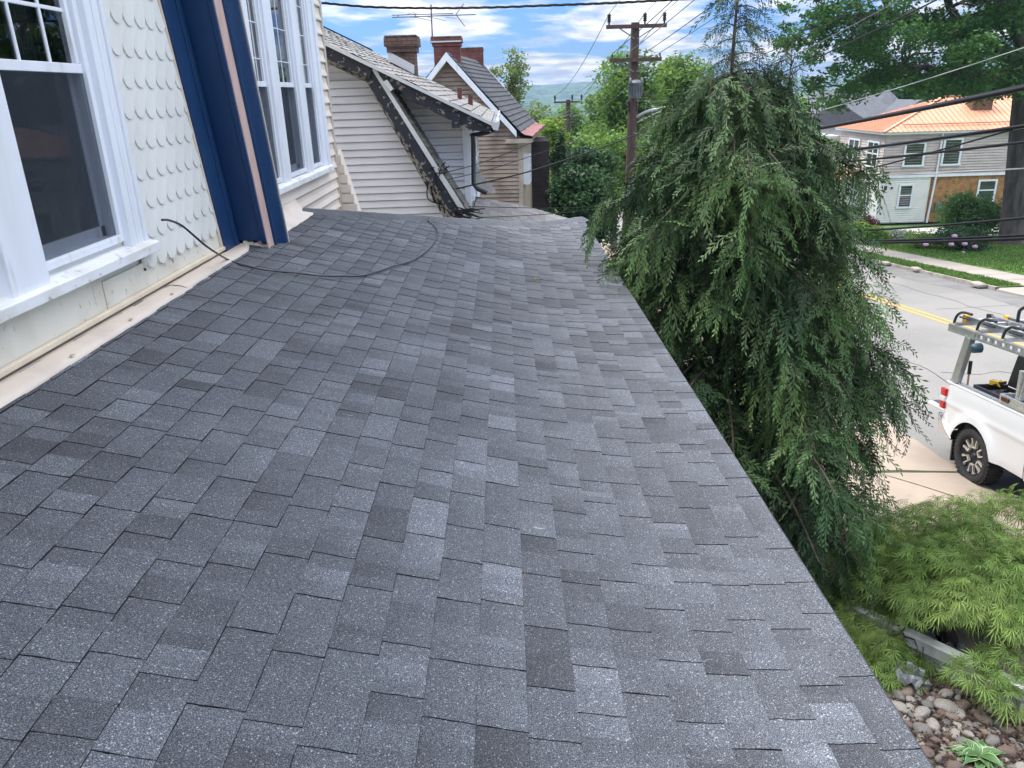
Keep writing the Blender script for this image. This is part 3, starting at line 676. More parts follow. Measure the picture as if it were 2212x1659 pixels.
# gable wall with lap siding
YW = 14.35
def wallpt(x, y): return Vector(onY(x, y, YW))
wl_knee = wallpt(788, 170); wl_low = wallpt(975, 500)
b = MB(); z = -4.6
def wedge_x(z):   # right limit of the gable wall at height z
    if z > wl_knee.z: return -9
    t = (wl_knee.z - z) / (wl_knee.z - wl_low.z); return wl_knee.x + (wl_low.x - wl_knee.x) * t
ex = .128
while z < uz(-6.5) - .3:
    if z < wl_knee.z: x1 = wedge_x(z + ex / 2) + .12
    else: x1 = min(rid.x + (z + .24 - rid.z) / us, wl_knee.x + .1)
    if x1 > -6.5:
        course(b, -6.5, x1, YW, z, ex)
    z += ex
b.build('lap_siding', NSID, nb)
b = MB(); b.prism([(-6.5, YW + .03, gz(14)), (wl_low.x - .05, YW + .03, gz(14)), (wl_low.x - .05, YW + .03, wl_low.z), (wl_knee.x - .05, YW + .03, uz(wl_knee.x) - .26), (-6.5, YW + .03, uz(-6.5) - .26)], (0, 6.5, 0)); b.build('wall', NSID, nb)
# steep rake: soffit, fascia and shingle edge
def slab(pts_front, depth, m, name, parent): b = MB(); b.prism(pts_front, (0, depth, 0)); return b.build(name, m, parent)
def P14(lst, Y=YN): return [n14(x, y, Y) for x, y in lst]
b = MB()
kin = n14(776, 172); lin = n14(962, 478); kO = n14(797, 140); lO = n14(1000, 474)
# soffit strip from the fascia back to the wall
b.add([kO - Vector((.03, 0, .02)), lO - Vector((.03, 0, .02)), Vector(wl_low) - Vector((.0, .02, -.02)), Vector(wl_knee) - Vector((0, .02, 0))], [(0, 1, 2, 3)])
b.build('rake_soffit', PEEL2, nb)
pp = P14([(797, 140), (1000, 470), (982, 474), (950, 420), (782, 162)])
slab(pp, .04, PEEL, 'rake_fascia', nb)
pp = P14([(806, 140), (1011, 462), (1003, 470), (798, 142)], 13.98)
slab(pp, .02, ALU, 'rake_drip_edge', nb)
b = MB(); A = n14(808, 138); B = n14(1015, 464); nrm = Vector((-(B - A).z, 0, (B - A).x)).normalized()
if nrm.x < 0: nrm = -nrm
k = 26
for i in range(k):
    p = A + (B - A) * i / k; q = A + (B - A) * (i + 1.08) / k
    tn = er.uniform(.7, 1.25)
    p = p + nrm * .005; q = q + nrm * .025
    b.add([p, q, q + Vector((.0, 6.6, 0)), p + Vector((0, 6.6, 0))], [(0, 1, 2, 3)], 0, False, tn)
    b.add([p, q, q - nrm * .03, p - nrm * .03], [(3, 2, 1, 0)], 0, False, tn * .6)
b.build('steep_roof', MSH, nb, tone=True)
b = MB(); pr = P14([(828, 176), (836, 172), (850, 192), (843, 197)], 13.9); b.prism(pr, (0, .3, 0)); b.build('flashing_patch', ALU, nb)
# upper roof slab with shingle courses in uneven waves
b = MB(); nco = 34; yR0, yR1 = 13.86, 20.9
x0 = RX; 
for i in range(nco):
    xa = x0 + (deave.x - x0) * i / nco; xb = x0 + (deave.x - x0) * (i + 1) / nco
    yy = yR0
    while yy < yR1:
        L = er.uniform(.25, .34); tn = er.uniform(.82, 1.18); y2 = min(yy + L, yR1)
        w1 = .012 * math.sin(yy * 9 + i * 1.3); w2 = .012 * math.sin(y2 * 9 + i * 1.3)
        b.add([(xa, yy, uz(xa) + .035 + w1), (xb, yy, uz(xb) + .052 + w1), (xb, y2, uz(xb) + .052 + w2), (xa, y2, uz(xa) + .035 + w2)], [(0, 1, 2, 3)], 0, False, tn)
        b.add([(xb, yy, uz(xb) + .052 + w1), (xb, y2, uz(xb) + .052 + w2), (xb, y2, uz(xb) + .01), (xb, yy, uz(xb) + .01)], [(0, 1, 2, 3)], 0, False, .3)
        yy = y2
b.build('upper_roof', LSH, nb, tone=True)
b = MB(); b.add([(RX, 20.85, uz(RX) + .09), (-3.2, 20.85, uz(-3.2) + .10), (-3.2, 21.0, uz(-3.2) + .06), (RX, 21.0, uz(RX) + .05)], [(0, 1, 2, 3)])
b.prism([(RX, 13.86, uz(RX) + .04), (deave.x, 13.86, deave.z + .04), (deave.x, 13.86, deave.z - .02), (RX, 13.86, uz(RX) - .03)], (0, .05, 0), 1)
b.prism([(-9.5, 13.9, uz(RX) - 1.2), (RX, 13.9, uz(RX)), (RX, 13.9, uz(RX) - .2)], (0, 7, 0))
b.build('roof_edge', [ASPH, ALU], nb)
# black rake boards under the upper slope: front gable part and dormer part
slab([Vector((RX, 13.93, uz(RX) - .02)), Vector((knee.x + .04, 13.93, uz(knee.x) - .03)), Vector((knee.x - .02, 13.93, uz(knee.x) - .21)), Vector((RX, 13.93, uz(RX) - .22))], .05, PEEL, 'upper_rake_fascia', nb)
b = MB(); b.add([(RX, 13.95, uz(RX) - .21), (kin.x + .06, 13.95, uz(kin.x) - .19), (wl_knee.x, YW, uz(wl_knee.x) - .33), (RX, YW, uz(RX) - .33)], [(0, 1, 2, 3)]); b.build('upper_rake_soffit', PEEL2, nb)
b = MB(); k = 40; xa, xb = knee.x + .15, deave.x - .01; top = []; bot = []
for i in range(k + 1):
    t = i / k; x = xa + (xb - xa) * t; top.append((x, 13.95, uz(x) - .02)); bot.append((x, 13.95, uz(x) - .10 - .16 * min(1, t * 3) - .02 * noise.noise((x * 9, 1, 1)) + (.12 * max(0, t - .82) / .18)))
b.prism(top + bot[::-1], (0, .06, 0)); b.build('dormer_rake_fascia', PEEL, nb)
b = MB(); b.add([(xa, 14.0, uz(xa) - .14), (xb, 14.0, uz(xb) - .2), (xb - .3, 14.75, uz(xb - .3) - .22), (xa - .1, 14.75, uz(xa - .1) - .22)], [(0, 1, 2, 3)]); b.build('dormer_soffit', PEEL2, nb)
# dormer cheek with siding, corner board, street wall with windows
YC = 14.75; cT = Vector(onY(1010, 272, YC)); cB = Vector(onY(1021, 462, YC))
b = MB(); z = cB.z - .4
while z < cT.z + .9:
    xr = cT.x - .10; 
    x0_ = knee.x - .2
    ztop = min(z + ex, 99)
    xlim = min(xr, rid.x + (z + ex + .16 - rid.z) / us) if z + ex > uz(xr) - .16 else xr
    if xlim > x0_:
        course(b, x0_, xlim, YC, z, ex)
    z += ex
b.build('dormer_siding', mat('cool_white_vinyl', (.68, .68, .71), .5, (.62, .62, .64), 1.6, 5), nb)
b = MB(); b.box(cT.x - .10, cT.x + .012, YC - .03, YC + .08, cB.z - .3, cT.z + .05); b.box(cT.x - .2, cT.x, YC + .08, 20.4, cB.z - .3, cT.z - .1); b.build('dormer_wall', WHITE, nb)
for (ya, yb) in ((15.15, 15.95), (16.5, 17.3), (17.9, 18.7)):
    b = MB(); X_ = cT.x
    for (a, c, z0_, z1_) in ((ya - .1, ya, -1.85, -.75), (yb, yb + .1, -1.85, -.75), (ya, yb, -.85, -.75), (ya, yb, -1.95, -1.85), (ya, yb, -1.33, -1.28)): b.box(X_, X_ + .05, a, c, z0_, z1_)
    fr = b.build('window', WHITE, nb); b = MB(); b.box(X_, X_ + .02, ya, yb, -1.85, -.85); b.build('pane', mat('dark_pane', (.02, .025, .03), .05), fr)
# gutter end, downspout
b = MB(); e = Vector(onY(1062, 250, 13.95)); gx = deave.x
prof = [(gx - .02, deave.z + .05), (gx + .02, deave.z - .08), (gx + .10, deave.z - .09), (gx + .13, deave.z + .02), (gx + .12, deave.z + .07), (gx + .09, deave.z + .04)]
rows = [[(x + .012 * math.sin(yy * 5), yy, z + .015 * math.sin(yy * 3.1)) for x, z in prof] for yy in np.linspace(13.9, 20.8, 40)]
b.grid(rows, 0, False); b.add([rows[0][i] for i in range(6)], [tuple(range(6))]); b.build('gutter', ALU, nb)
b = MB(); p0 = Vector(onY(1052, 283, 14.2)); q1 = Vector(onY(1021, 291, 14.45)); q2 = Vector(onY(1023, 398, 14.5)); q3 = Vector(onY(1032, 408, 14.45)); q4 = Vector(onY(1052, 417, 14.4))
b.tube([Vector((gx + .05, 14.1, deave.z - .09)), p0 + Vector((0, 0, -.02)), p0 * .4 + q1 * .6 + Vector((0, 0, -.02)), q1, q1 + Vector((.004, .01, -.15)), q2, q3, q4], .042, 8)
b.build('downspout', BLKMET, nb)
b = MB(); pr = P14([(975, 250), (992, 244), (992, 276), (976, 276)], 13.98); b.box(pr[0].x, pr[0].x + .14, 13.9, 14.1, pr[2].z, pr[2].z + .22); b.build('rake_bracket', PEEL, nb)
# its porch roof: front slope with a hip, pale lichen grey
b = MB()
def nz2(x): return -2.08 - .40 * (x + .62) + .02 * math.sin(x * 3)
for i in range(17):
    xa = -.62 + i * .15; xb = xa + .15
    yy = 13.2 - .9
    ylim = 17.0 + (xa + .62) * 1.0; y = 12.9 - 0 * i
    while y < ylim:
        L = er.uniform(.22, .32); y2 = min(y + L, ylim + .02); tn = er.uniform(.78, 1.2); 
        b.add([(xa, y, nz2(xa)), (xb, y, nz2(xb) + .012), (xb, y2 + .12 if y2 > ylim else y2, nz2(xb) + .012), (xa, y2, nz2(xa))], [(0, 1, 2, 3)], 0, False, tn)
        b.add([(xa, y, nz2(xa)), (xb, y, nz2(xb) + .012), (xb, y + .012, nz2(xb) + .012), (xa, y + .012, nz2(xa))], [(0, 1, 2, 3)], 0, False, .25) if False else None
        b.add([(xb, y, nz2(xb) + .012), (xb, y2, nz2(xb) + .012), (xb, y2, nz2(xb) - .005), (xb, y, nz2(xb) - .005)], [(0, 1, 2, 3)], 0, False, .35)
        y = y2
pr_ = b.build('porch_roof', LSH, nb, tone=True)
b = MB(); P0 = Vector(onX(1026, 402, -.6)); 
rows = []
for i in range(14):
    t = i / 13; p = Vector(onY(1030 + 42 * t, 356 + 56 * t ** .8, 16.6 + 1.2 * t)); q = Vector(onY(1026 + 40 * t, 412 + 6 * t, 16.2 + 1.2 * t)); rows.append([p, (p + q) / 2 + Vector((0, 0, -.03)), q])
b.grid(rows, 0, True); b.build('flared_roof_return', LSH, nb, tone=True)
b = MB(); b.prism([(-.62, 17.0, -2.1), (1.95, 19.55, -3.12), (1.95, 19.7, -3.3), (-.62, 17.15, -2.3)], (-.2, .2, 0)); b.build('hip_edge', LSH, pr_, tone=True)
b = MB(); b.box(-.7, 1.85, 13.0, 19.0, -4.3, -3.15); b.build('porch_body', NSID, nb)
# chimney with corbelled cap and bright flashing
YCH = 18.6; cl = Vector(onY(838, 105, YCH)); crr = Vector(onY(896, 105, YCH)); tz = onY(860, 76, YCH)[2]; bz = onY(896, 112, YCH)[2]
def chimney(parent, x0, x1, Y, d, zt, zb, zc, m, cap, name='chimney', corb=.05):
    b = MB(); b.box(x0, x1, Y, Y + d, zb, zc); 
    for i, (za, zb_) in enumerate(((zc, zc + (zt - zc) * .35), (zc + (zt - zc) * .35, zt - .05))): b.box(x0 - corb * (i + 1) / 2, x1 + corb * (i + 1) / 2, Y - corb * (i + 1) / 2, Y + d + corb * (i + 1) / 2, za, zb_)
    o = b.build(name, m, parent, at=(x0, Y, zb))
    b = MB(); b.box(x0 - corb + .01, x1 + corb - .01, Y - corb + .01, Y + d + corb - .01, zt - .05, zt); b.build('cap', cap, o, bevel=.02); return o
SOOT = mat('sooty_mortar_cap', (.12, .10, .085), .9, (.05, .04, .036), 6, 5, .4, .6)
ch = chimney(nb, cl.x + .02, crr.x - .02, YCH, .6, tz, -1.0, bz, BR1, SOOT, corb=.09)
b = MB(); f0 = Vector(onY(838, 104, YCH - .02)); f1 = Vector(onY(838, 131, YCH - .02)); f2 = Vector(onY(895, 160, YCH - .02)); f3 = Vector(onY(895, 141, YCH - .02)); f4 = Vector(onY(843, 113, YCH - .02))
b.prism([f0, f1, f2, f3, f4], (0, .015, 0)); b.build('flashing', ALU, ch)
for x, y0_, y1_, wd in ((861.5 + 136 * 1.0, 168, 0, 0),): pass
for (xc, yt, yb_) in ((992.5, 190, 203), (1014, 205, 222), (1018, 206, 222)):
    p = Vector(onY(xc, yb_, 17.2)); q = Vector(onY(xc, yt, 17.2)); b = MB(); b.tube([p - Vector((0, 0, .1)), q], .05 if xc < 1000 else .03, 8); b.build('vent_pipe', mat('rusty_pipe', (.10, .035, .03), .8), nb)
# meter cables and junk at the rake foot
b = MB()
for (pa, pb, pc) in (((929, 372), (925, 430), (948, 440)), ((940, 376), (945, 420), (950, 455)), ((932, 378), (938, 436), (930, 400)), ((955, 382), (965, 440), (958, 420))):
    b.tube(smooth([n14(*pa, 14.2), n14((pa[0] + pb[0]) / 2 - 4, (pa[1] + pb[1]) / 2, 14.2), n14(*pb, 14.22), n14(*pc, 14.25)], 5), .011, 6)
for i in range(16):
    a = n14(930 + er.uniform(-6, 30), 372 + er.uniform(-12, 22), 14.0 + er.uniform(-.1, .1)); c = a + Vector((er.uniform(-.12, .12), er.uniform(-.1, .1), er.uniform(-.12, .12))); b.tube(smooth([a, (a + c) / 2 + Vector((er.uniform(-.08, .08), 0, er.uniform(-.08, .08))), c], 4), .009, 5)
b.build('cable_tangle', WIRE, nb); b = MB()
for i in range(18):
    a = n14(985 + er.uniform(-12, 28), 458 + er.uniform(-8, 10), 13.9 + er.uniform(-.1, .1)); c = a + Vector((er.uniform(.05, .5), er.uniform(-.1, .1), er.uniform(-.12, .02))); b.tube(smooth([a, (a + c) / 2 + Vector((0, 0, er.uniform(-.05, .05))), c], 4), .010, 5)
b.build('cable_tangle', WIRE, nb)

# ------------------------------------------------------------------ tan house with the steep gable
TSID = mat('tan_clapboard', (.36, .285, .23), .6, (.29, .225, .185), 1.2, 5, .4, .7, col3=(.08, .066, .06), scale3=.8, lo3=.60, hi3=.78)
TTRIM = mat('pale_trim', (.42, .36, .29), .6, (.34, .29, .24), 3, 4)
DSH = shingle_mat('dark_grey_shingle', (.062, .064, .072), (.12, .125, .135), 60, .9)
COPPER = mat('rusty_red_tin', (.23, .085, .07), .6, (.15, .05, .045), 4, 5, .4, .7)
YT = 23.0; YT2 = 30.5
def t23(x, y, Y=YT): return Vector(onY(x, y, Y))
th = thing('tan_house', (-2, 26, gz(26)), 'tan clapboard house with steep dark gable roof and two brick chimneys', 'house')
pk = t23(964, 117); re = t23(1116, 286); wc = t23(1124, 300); sl_ = (re.z - pk.z) / (re.x - pk.x)
CUR[0] = Matrix.Translation((pk.x, YT, 0)) @ Matrix.Rotation(R_(-5.5), 4, 'Z') @ Matrix.Translation((-pk.x, -YT, 0))
b = MB(); zb = gz(23); wall_l = pk.x - (re.x - pk.x) * 1.0
rp = Vector((wc.x, YT + .35, pk.z + sl_ * (wc.x - pk.x) - .05))
b.prism([(pk.x - 2.2, YT + .37, zb), (wc.x, YT + .37, zb), (wc.x, YT + .37, rp.z), (pk.x, YT + .37, pk.z - .05), (pk.x - 2.2, YT + .37, pk.z - 2.2)], (0, YT2 - YT - .5, 0)); b.build('wall', TSID, th)
b = MB(); z = zb; ex2 = .115
while z < pk.z - .25:
    xl = max(pk.x - 2.2, pk.x - (pk.z - .05 - z) / abs(sl_) * .9); xr = min(wc.x - .10, pk.x + (pk.z - .05 - z) / abs(sl_) * .97)
    course(b, xl, xr, YT + .345, z, ex2, .04, .2)
    z += ex2
b.build('clapboards', TSID, th)
b = MB(); b.box(wc.x - .10, wc.x + .02, YT + .31, YT + .45, zb, rp.z - .02); b.box(wc.x - .02, wc.x + .015, YT + .45, YT2, zb, rp.z); b.build('corner_board', TTRIM, th)
# roof: right slope with flared rusty eave, left slope, bargeboards
b = MB(); k = 16; rows = []
ev = t23(1140, 256); 
for i in range(k):
    ta, tb = i / k, (i + 1) / k
    A = Vector((pk.x + (re.x + .12 - pk.x) * ta, 0, pk.z + (re.z - .05 - pk.z) * ta + .06)); B = Vector((pk.x + (re.x + .12 - pk.x) * tb, 0, pk.z + (re.z - .05 - pk.z) * tb + .085))
    y = YT
    while y < YT2:
        y2 = min(y + er.uniform(.28, .36), YT2); tn = er.uniform(.85, 1.18)
        b.add([(A.x, y, A.z), (B.x, y, B.z), (B.x, y2, B.z), (A.x, y2, A.z)], [(0, 1, 2, 3)], 0, False, tn); b.add([(B.x, y, B.z), (B.x, y2, B.z), (B.x, y2, B.z - .03), (B.x, y, B.z - .03)], [(0, 1, 2, 3)], 0, False, .35); y = y2
    A2 = Vector((2 * pk.x - A.x, 0, A.z)); B2 = Vector((2 * pk.x - B.x, 0, B.z))
    b.add([(A2.x, YT, A2.z), (B2.x, YT, B2.z), (B2.x, YT2, B2.z), (A2.x, YT2, A2.z)], [(3, 2, 1, 0)], 0, False, 1)
b.build('roof', DSH, th, tone=True)
rE = Vector((re.x + .12, 0, re.z)); b = MB(); rows = []
for i in range(30):
    y = YT + (YT2 - YT) * i / 29; w_ = .02 * math.sin(y * 3)
    rows.append([(rE.x - .06, y, rE.z + .05), (rE.x + .12, y, rE.z - .06 + w_), (rE.x + .34, y, rE.z - .10 + w_), (rE.x + .40, y, rE.z - .04 + w_), (rE.x + .36, y, rE.z - .16)])
b.grid(rows, 0, True); b.build('flared_eave', COPPER, th)
b = MB(); b.box(rE.x - .45, rE.x + .30, YT + .05, YT + .9, rE.z - .30, rE.z - .17); b.box(rE.x - .25, rE.x + .25, YT + .9, YT2, rE.z - .30, rE.z - .17); b.build('cornice', TTRIM, th, bevel=.02)
for (xa, za, xb, zb_) in ((pk.x, pk.z, re.x, re.z), (pk.x, pk.z, pk.x - 1.1, pk.z + sl_ * 1.1)):
    b = MB(); b.prism([(xa, YT - .03, za + .05), (xb, YT - .03, zb_ + .05), (xb, YT - .03, zb_ - .12), (xa, YT - .03, za - .17)], (0, .07, 0)); b.build('bargeboard', WHITE if xb > xa else WHITE, th)
    b = MB(); b.prism([(xa, YT + .04, za - .06), (xb, YT + .04, zb_ - .05), (xb, YT + .04, zb_ - .12), (xa, YT + .04, za - .18)], (0, .3, 0)); b.build('rake_soffit', TSID, th)
TT = CUR[0]; CUR[0] = None
c2a = t23(929, 78, 23.4); c2b = t23(996, 78, 23.4)
chA = chimney(th, c2a.x + .06, c2b.x - .06, 23.6, .55, t23(960, 77, 23.4).z, pk.z - 1.2, t23(960, 99, 23.4).z, BR2, SOOT, corb=.07)
b = MB(); b.box(c2a.x + .0, c2b.x - .0, 23.52, 23.53, t23(960, 91, 23.5).z, t23(960, 88, 23.5).z); b.build('band', ALU, chA)
c3a = t23(994, 104, 29.6); c3b = t23(1043, 104, 29.6)
chimney(th, c3a.x, c3b.x, 29.6, .6, t23(1020, 102, 29.6).z, pk.z - 1.2, t23(1020, 111, 29.6).z, BR2, SOOT, corb=.02)
CUR[0] = TT
b = MB(); b.prism([(pk.x, YT2 - .1, pk.z + .12), (pk.x + 1.3, YT2 - .1, pk.z + .12 + 1.3 * sl_), (pk.x + 1.3, YT2 - .1, pk.z - .08 + 1.3 * sl_), (pk.x, YT2 - .1, pk.z - .08)], (0, .12, 0)); b.build('far_coping', ALU, th)
# side window seen edge on
b = MB(); X_ = wc.x + .016
for (a, c, z0_, z1_) in ((23.75, 23.82, -2.6, -1.78), (24.55, 24.62, -2.6, -1.78), (23.82, 24.55, -1.85, -1.78), (23.82, 24.55, -2.6, -2.53), (24.15, 24.19, -2.53, -1.85), (23.82, 24.55, -2.12, -2.09), (23.82, 24.55, -2.33, -2.30)): b.box(X_, X_ + .18, a, c, z0_, z1_)
fr = b.build('window', WHITE, th); b = MB(); b.box(X_, X_ + .03, 23.82, 24.55, -2.53, -1.85); b.build('pane', mat('dim_pane', (.08, .09, .10), .1), fr)
CUR[0] = None
# antenna on the chimney
an = thing('antenna', t23(932, 78, 23.7), 'thin roof television antenna with two booms above the red brick chimney', 'antenna')
ANM = mat('grey_antenna_rod', (.11, .115, .14), .5, metal=.3)
b = MB(); b.tube([t23(934, 82, 23.7), t23(931, 10, 23.7)], .022, 6); b.build('mast', ANM, an)
b = MB(); zb_ = t23(932, 33, 23.7)
def a11(x, y, Y=23.7): return Vector(onY(*D(11, x, y), Y))
for yy in (0,):
    b.tube([a11(745, 157), a11(1380, 140)], .014, 5); b.tube([a11(745, 181), a11(1615, 150)], .014, 5)
for x in (810, 990): b.tube([a11(x, 156), a11(x, 180)], .014, 5)
b.build('boom', ANM, an)
for (x, y, dx, dy) in ((950, 150, 90, -24), (1010, 182, -95, -4), (1010, 182, 140, 32), (1180, 186, 130, 28), (1180, 186, -70, -15), (1300, 178, 120, 14), (880, 152, 100, -24)):
    b = MB(); b.tube([a11(x, y), a11(x + dx, y + dy, 24.6 if dx > 0 else 22.9)], .007, 4); b.build('element', ANM, an)
b = MB(); c = a11(1408, 150); b.tube([c, a11(1490, 38)], .012, 5); b.tube([c, a11(1500, 270)], .012, 5)
for i in range(7): x = 1425 + i * 28; b.tube([a11(x, 152, 23.4), a11(x, 152, 24.0)], .009, 4)
b.build('reflector', ANM, an)

# dark brick block beyond the tan house
DBR = brick_mat('blackened_brick', (.050, .034, .034), (.035, .026, .028), (.014, .012, .014), 1, .42, .17)
b = MB(); p = Vector(onY(1139, 306, 27.5)); q = Vector(onY(1186, 306, 27.5)); b.box(p.x, q.x, 27.5, 30.5, gz(28), p.z); 
tag(b.build('brick_annex', DBR, at=(p.x, 27.5, gz(28))), 'blackened brick block standing at the tan house corner', 'brick annex')

# ------------------------------------------------------------------ utility poles and wires
POLE = mat('creosoted_pole_wood', (.085, .052, .042), .85, (.05, .032, .028), 6, 6, .4, .7, bump=.5, bscale=30, stretch=(1, 1, .15))
GREYM = mat('galvanised_grey', (.18, .20, .22), .5, (.13, .145, .16), 5, 4, metal=.4)
INS = mat('dark_insulator', (.025, .022, .026), .35)
LAMP = mat('pale_lamp_arm', (.6, .62, .64), .4, metal=.3)
def d5(x, y, Y): return Vector(onY(*D(5, x, y), Y))
def pole(name, label, Y, ptop, pbot_z, arms, rad, group):
    r = thing(name, (ptop.x - .05, Y, pbot_z), label, 'utility pole', group)
    b = MB(); b.tube([(ptop.x - .05, Y, pbot_z), (ptop.x - .03, Y, (pbot_z + ptop.z) / 2), (ptop.x, Y, ptop.z)], [rad * 1.25, rad * 1.1, rad * .85], 12); b.build('pole', POLE, r)
    return r
Y1 = 29.0; pt = d5(1001, 175, Y1)
p1 = pole('utility_pole', 'tall brown wooden utility pole with grey transformer and two crossarms', Y1, pt, gz(Y1), None, .17, 'utility poles down the street')
def arm(r, Y, cx0, cx1, z, pz, pins, ph, pr):
    b = MB(); b.box(cx0, cx1, Y - .27, Y - .16, z - .06, z + .06); a = b.build('crossarm', POLE, r)
    for x in (cx0 + .5 * (cx1 - cx0) - .52, cx0 + .5 * (cx1 - cx0) + .52):
        pass
    b = MB(); m_ = (cx0 + cx1) / 2
    for s in (-1, 1): b.bar((m_ + s * .58 + .02, Y - .22, z - .06), (m_ + s * .05, Y - .2, z - .38), .035, .035)
    b.build('brace', GREYM, r)
    for x in pins:
        b = MB(); prof = [(pr * .4, 0), (pr * .4, ph * .25)]
        nn = 4 if ph > .25 else 2
        for k in range(nn): h0 = ph * (.25 + .75 * k / nn); prof += [(pr, h0), (pr * .55, h0 + ph * .75 / nn * .8)]
        prof += [(0.001, ph)]
        b.lathe((x, Y - .215, z + .06), prof, n=8); b.build('insulator', INS, r)
def px5(x, y, Y): return d5(x, y, Y).x
zA = d5(1000, 208, Y1).z; arm(p1, Y1, px5(768, 208, Y1), px5(1234, 208, Y1), zA, 0, [px5(790, 208, Y1), px5(1066, 208, Y1), px5(1216, 208, Y1)], .36, .075)
zB = d5(1000, 467, Y1).z; arm(p1, Y1, px5(793, 467, Y1), px5(1195, 467, Y1), zB, 0, [px5(814, 467, Y1), px5(929, 467, Y1), px5(1066, 467, Y1), px5(1182, 467, Y1)], .15, .035)
c = d5(988, 640, Y1); bt = d5(988, 765, Y1); b = MB(); h = c.z - bt.z
b.lathe((c.x, Y1 - .42, bt.z), [(.001, 0), (.20, 0), (.215, .06), (.23, h * .9), (.255, h * .92), (.24, h), (.12, h + .07), (.001, h + .09)], n=18)
for k in range(9):
    a = math.pi + math.pi * k / 8; b.bar((c.x + .235 * math.cos(a), Y1 - .42 + .235 * math.sin(a), bt.z + .1), (c.x + .245 * math.cos(a), Y1 - .42 + .245 * math.sin(a), bt.z + h * .72), .02, .03)
for s in (-1, 1): b.lathe((c.x + s * .2, Y1 - .55, bt.z + h - .05), [(.02, 0), (.05, .03), (.05, .1), (.02, .2), (.001, .2)], n=8)
b.build('transformer', GREYM, p1)
b = MB(); b.tube(smooth([d5(1000, 915, Y1), d5(1090, 868, Y1 - .6), d5(1200, 842, Y1 - 1.2), d5(1310, 832, Y1 - 1.8), d5(1395, 838, Y1 - 2.2)], 5), .045, 8); b.tube([d5(1005, 955, Y1), d5(1190, 868, Y1 - 1.1)], .022, 6); la = b.build('lamp_arm', LAMP, p1)
b = MB(); q = d5(1400, 838, Y1 - 2.2); b.box(q.x, q.x + .6, q.y - .14, q.y + .14, q.z - .10, q.z + .05); b.build('lamp_head', LAMP, la, bevel=.04)
b = MB()
for zz_ in (795, 820, 850): 
    for s in (942, 1008): q = d5(s, zz_, Y1); b.lathe(q - Vector((0, .1, .06)), [(.02, 0), (.05, .02), (.05, .08), (.02, .12)], n=8)
b.build('spool_rack', INS, p1)
Y2 = 61.0; pt2 = d5(478, 775, Y2)
p2 = pole('utility_pole', 'farther wooden utility pole with one dark crossarm standing among trees', Y2, pt2, gz(Y2) - .0, None, .20, 'utility poles down the street')
zA2 = d5(478, 793, Y2).z; arm(p2, Y2, px5(365, 793, Y2), px5(587, 793, Y2), zA2, 0, [px5(374, 793, Y2), px5(508, 793, Y2), px5(580, 793, Y2)], .45, .09)
zB2 = d5(478, 916, Y2).z; arm(p2, Y2, px5(385, 916, Y2), px5(570, 916, Y2), zB2, 0, [], .15, .035)
b = MB(); b.tube(smooth([d5(485, 1120, Y2), d5(540, 1085, Y2 - 1), d5(600, 1070, Y2 - 2), d5(650, 1072, Y2 - 2.6)], 5), .07, 6); q = d5(655, 1072, Y2 - 2.6); b.box(q.x - .1, q.x + .7, q.y - .15, q.y + .15, q.z - .12, q.z + .08); b.build('lamp_arm', LAMP, p2)
# wires
def cat_(a, b_, sag, n=26):
    a = Vector(a); b_ = Vector(b_); return [a + (b_ - a) * (i / n) + Vector((0, 0, -4 * sag * (i / n) * (1 - i / n))) for i in range(n + 1)]
def wire(pts, r, m, label, group='overhead wires along the street', name='power_line', twist=False):
    b = MB()
    if twist:
        for ph in (0, 2.1, 4.2):
            q = []
            for i, p in enumerate(pts):
                t = i * 1.1 + ph; q.append(Vector(p) + Vector((math.cos(t) * r * .8, math.sin(t) * r * .3, math.sin(t) * r * .8)))
            b.tube(q, r * .62, 5)
    else: b.tube(pts, r, 6)
    o = b.build(name, m, at=pts[0]); return tag(o, label, 'wire', group)
pins1 = [px5(790, 208, Y1), px5(1066, 208, Y1), px5(1216, 208, Y1)]; pins2 = [px5(374, 793, Y2), px5(508, 793, Y2), px5(580, 793, Y2)]
Yb = -18.0; zup = (Y1 - Yb) * .10
tops = [(930, 0), (1245, 0), (1420, 0)]
nm = ['left', 'middle', 'right']
for i in range(3):
    a = Vector((pins1[i], Y1 - .215, zA + .42))
    wire(cat_(a, (pins1[i] + .3, Yb, a.z + zup), .35), .009, OLDW, f'thin conductor running overhead from the {nm[i]} tall insulator on the transformer pole', name='power_line')
    wire(cat_(a, (pins2[i], Y2 - .215, zA2 + .5), .5), .014, OLDW, f'thin conductor dropping from the {nm[i]} tall insulator to the farther pole')
pinsB = [px5(814, 467, Y1), px5(929, 467, Y1), px5(1066, 467, Y1), px5(1182, 467, Y1)]
nm4 = ['leftmost', 'second', 'third', 'rightmost']
for i in range(4):
    a = Vector((pinsB[i], Y1 - .215, zB + .21)); wire(cat_(a, (pinsB[i] + 1.0, Yb, a.z + zup + .9), .5), .011, OLDW if i % 2 else WIRE, f'wire rising past the conifer from the {nm4[i]} small pin on the lower crossarm')
    wire(cat_(a, (pinsB[i] * 1.0, Y2 - .2, zB2 + .2), .6), .012, OLDW, f'wire from the {nm4[i]} small pin of the lower crossarm to the farther pole')
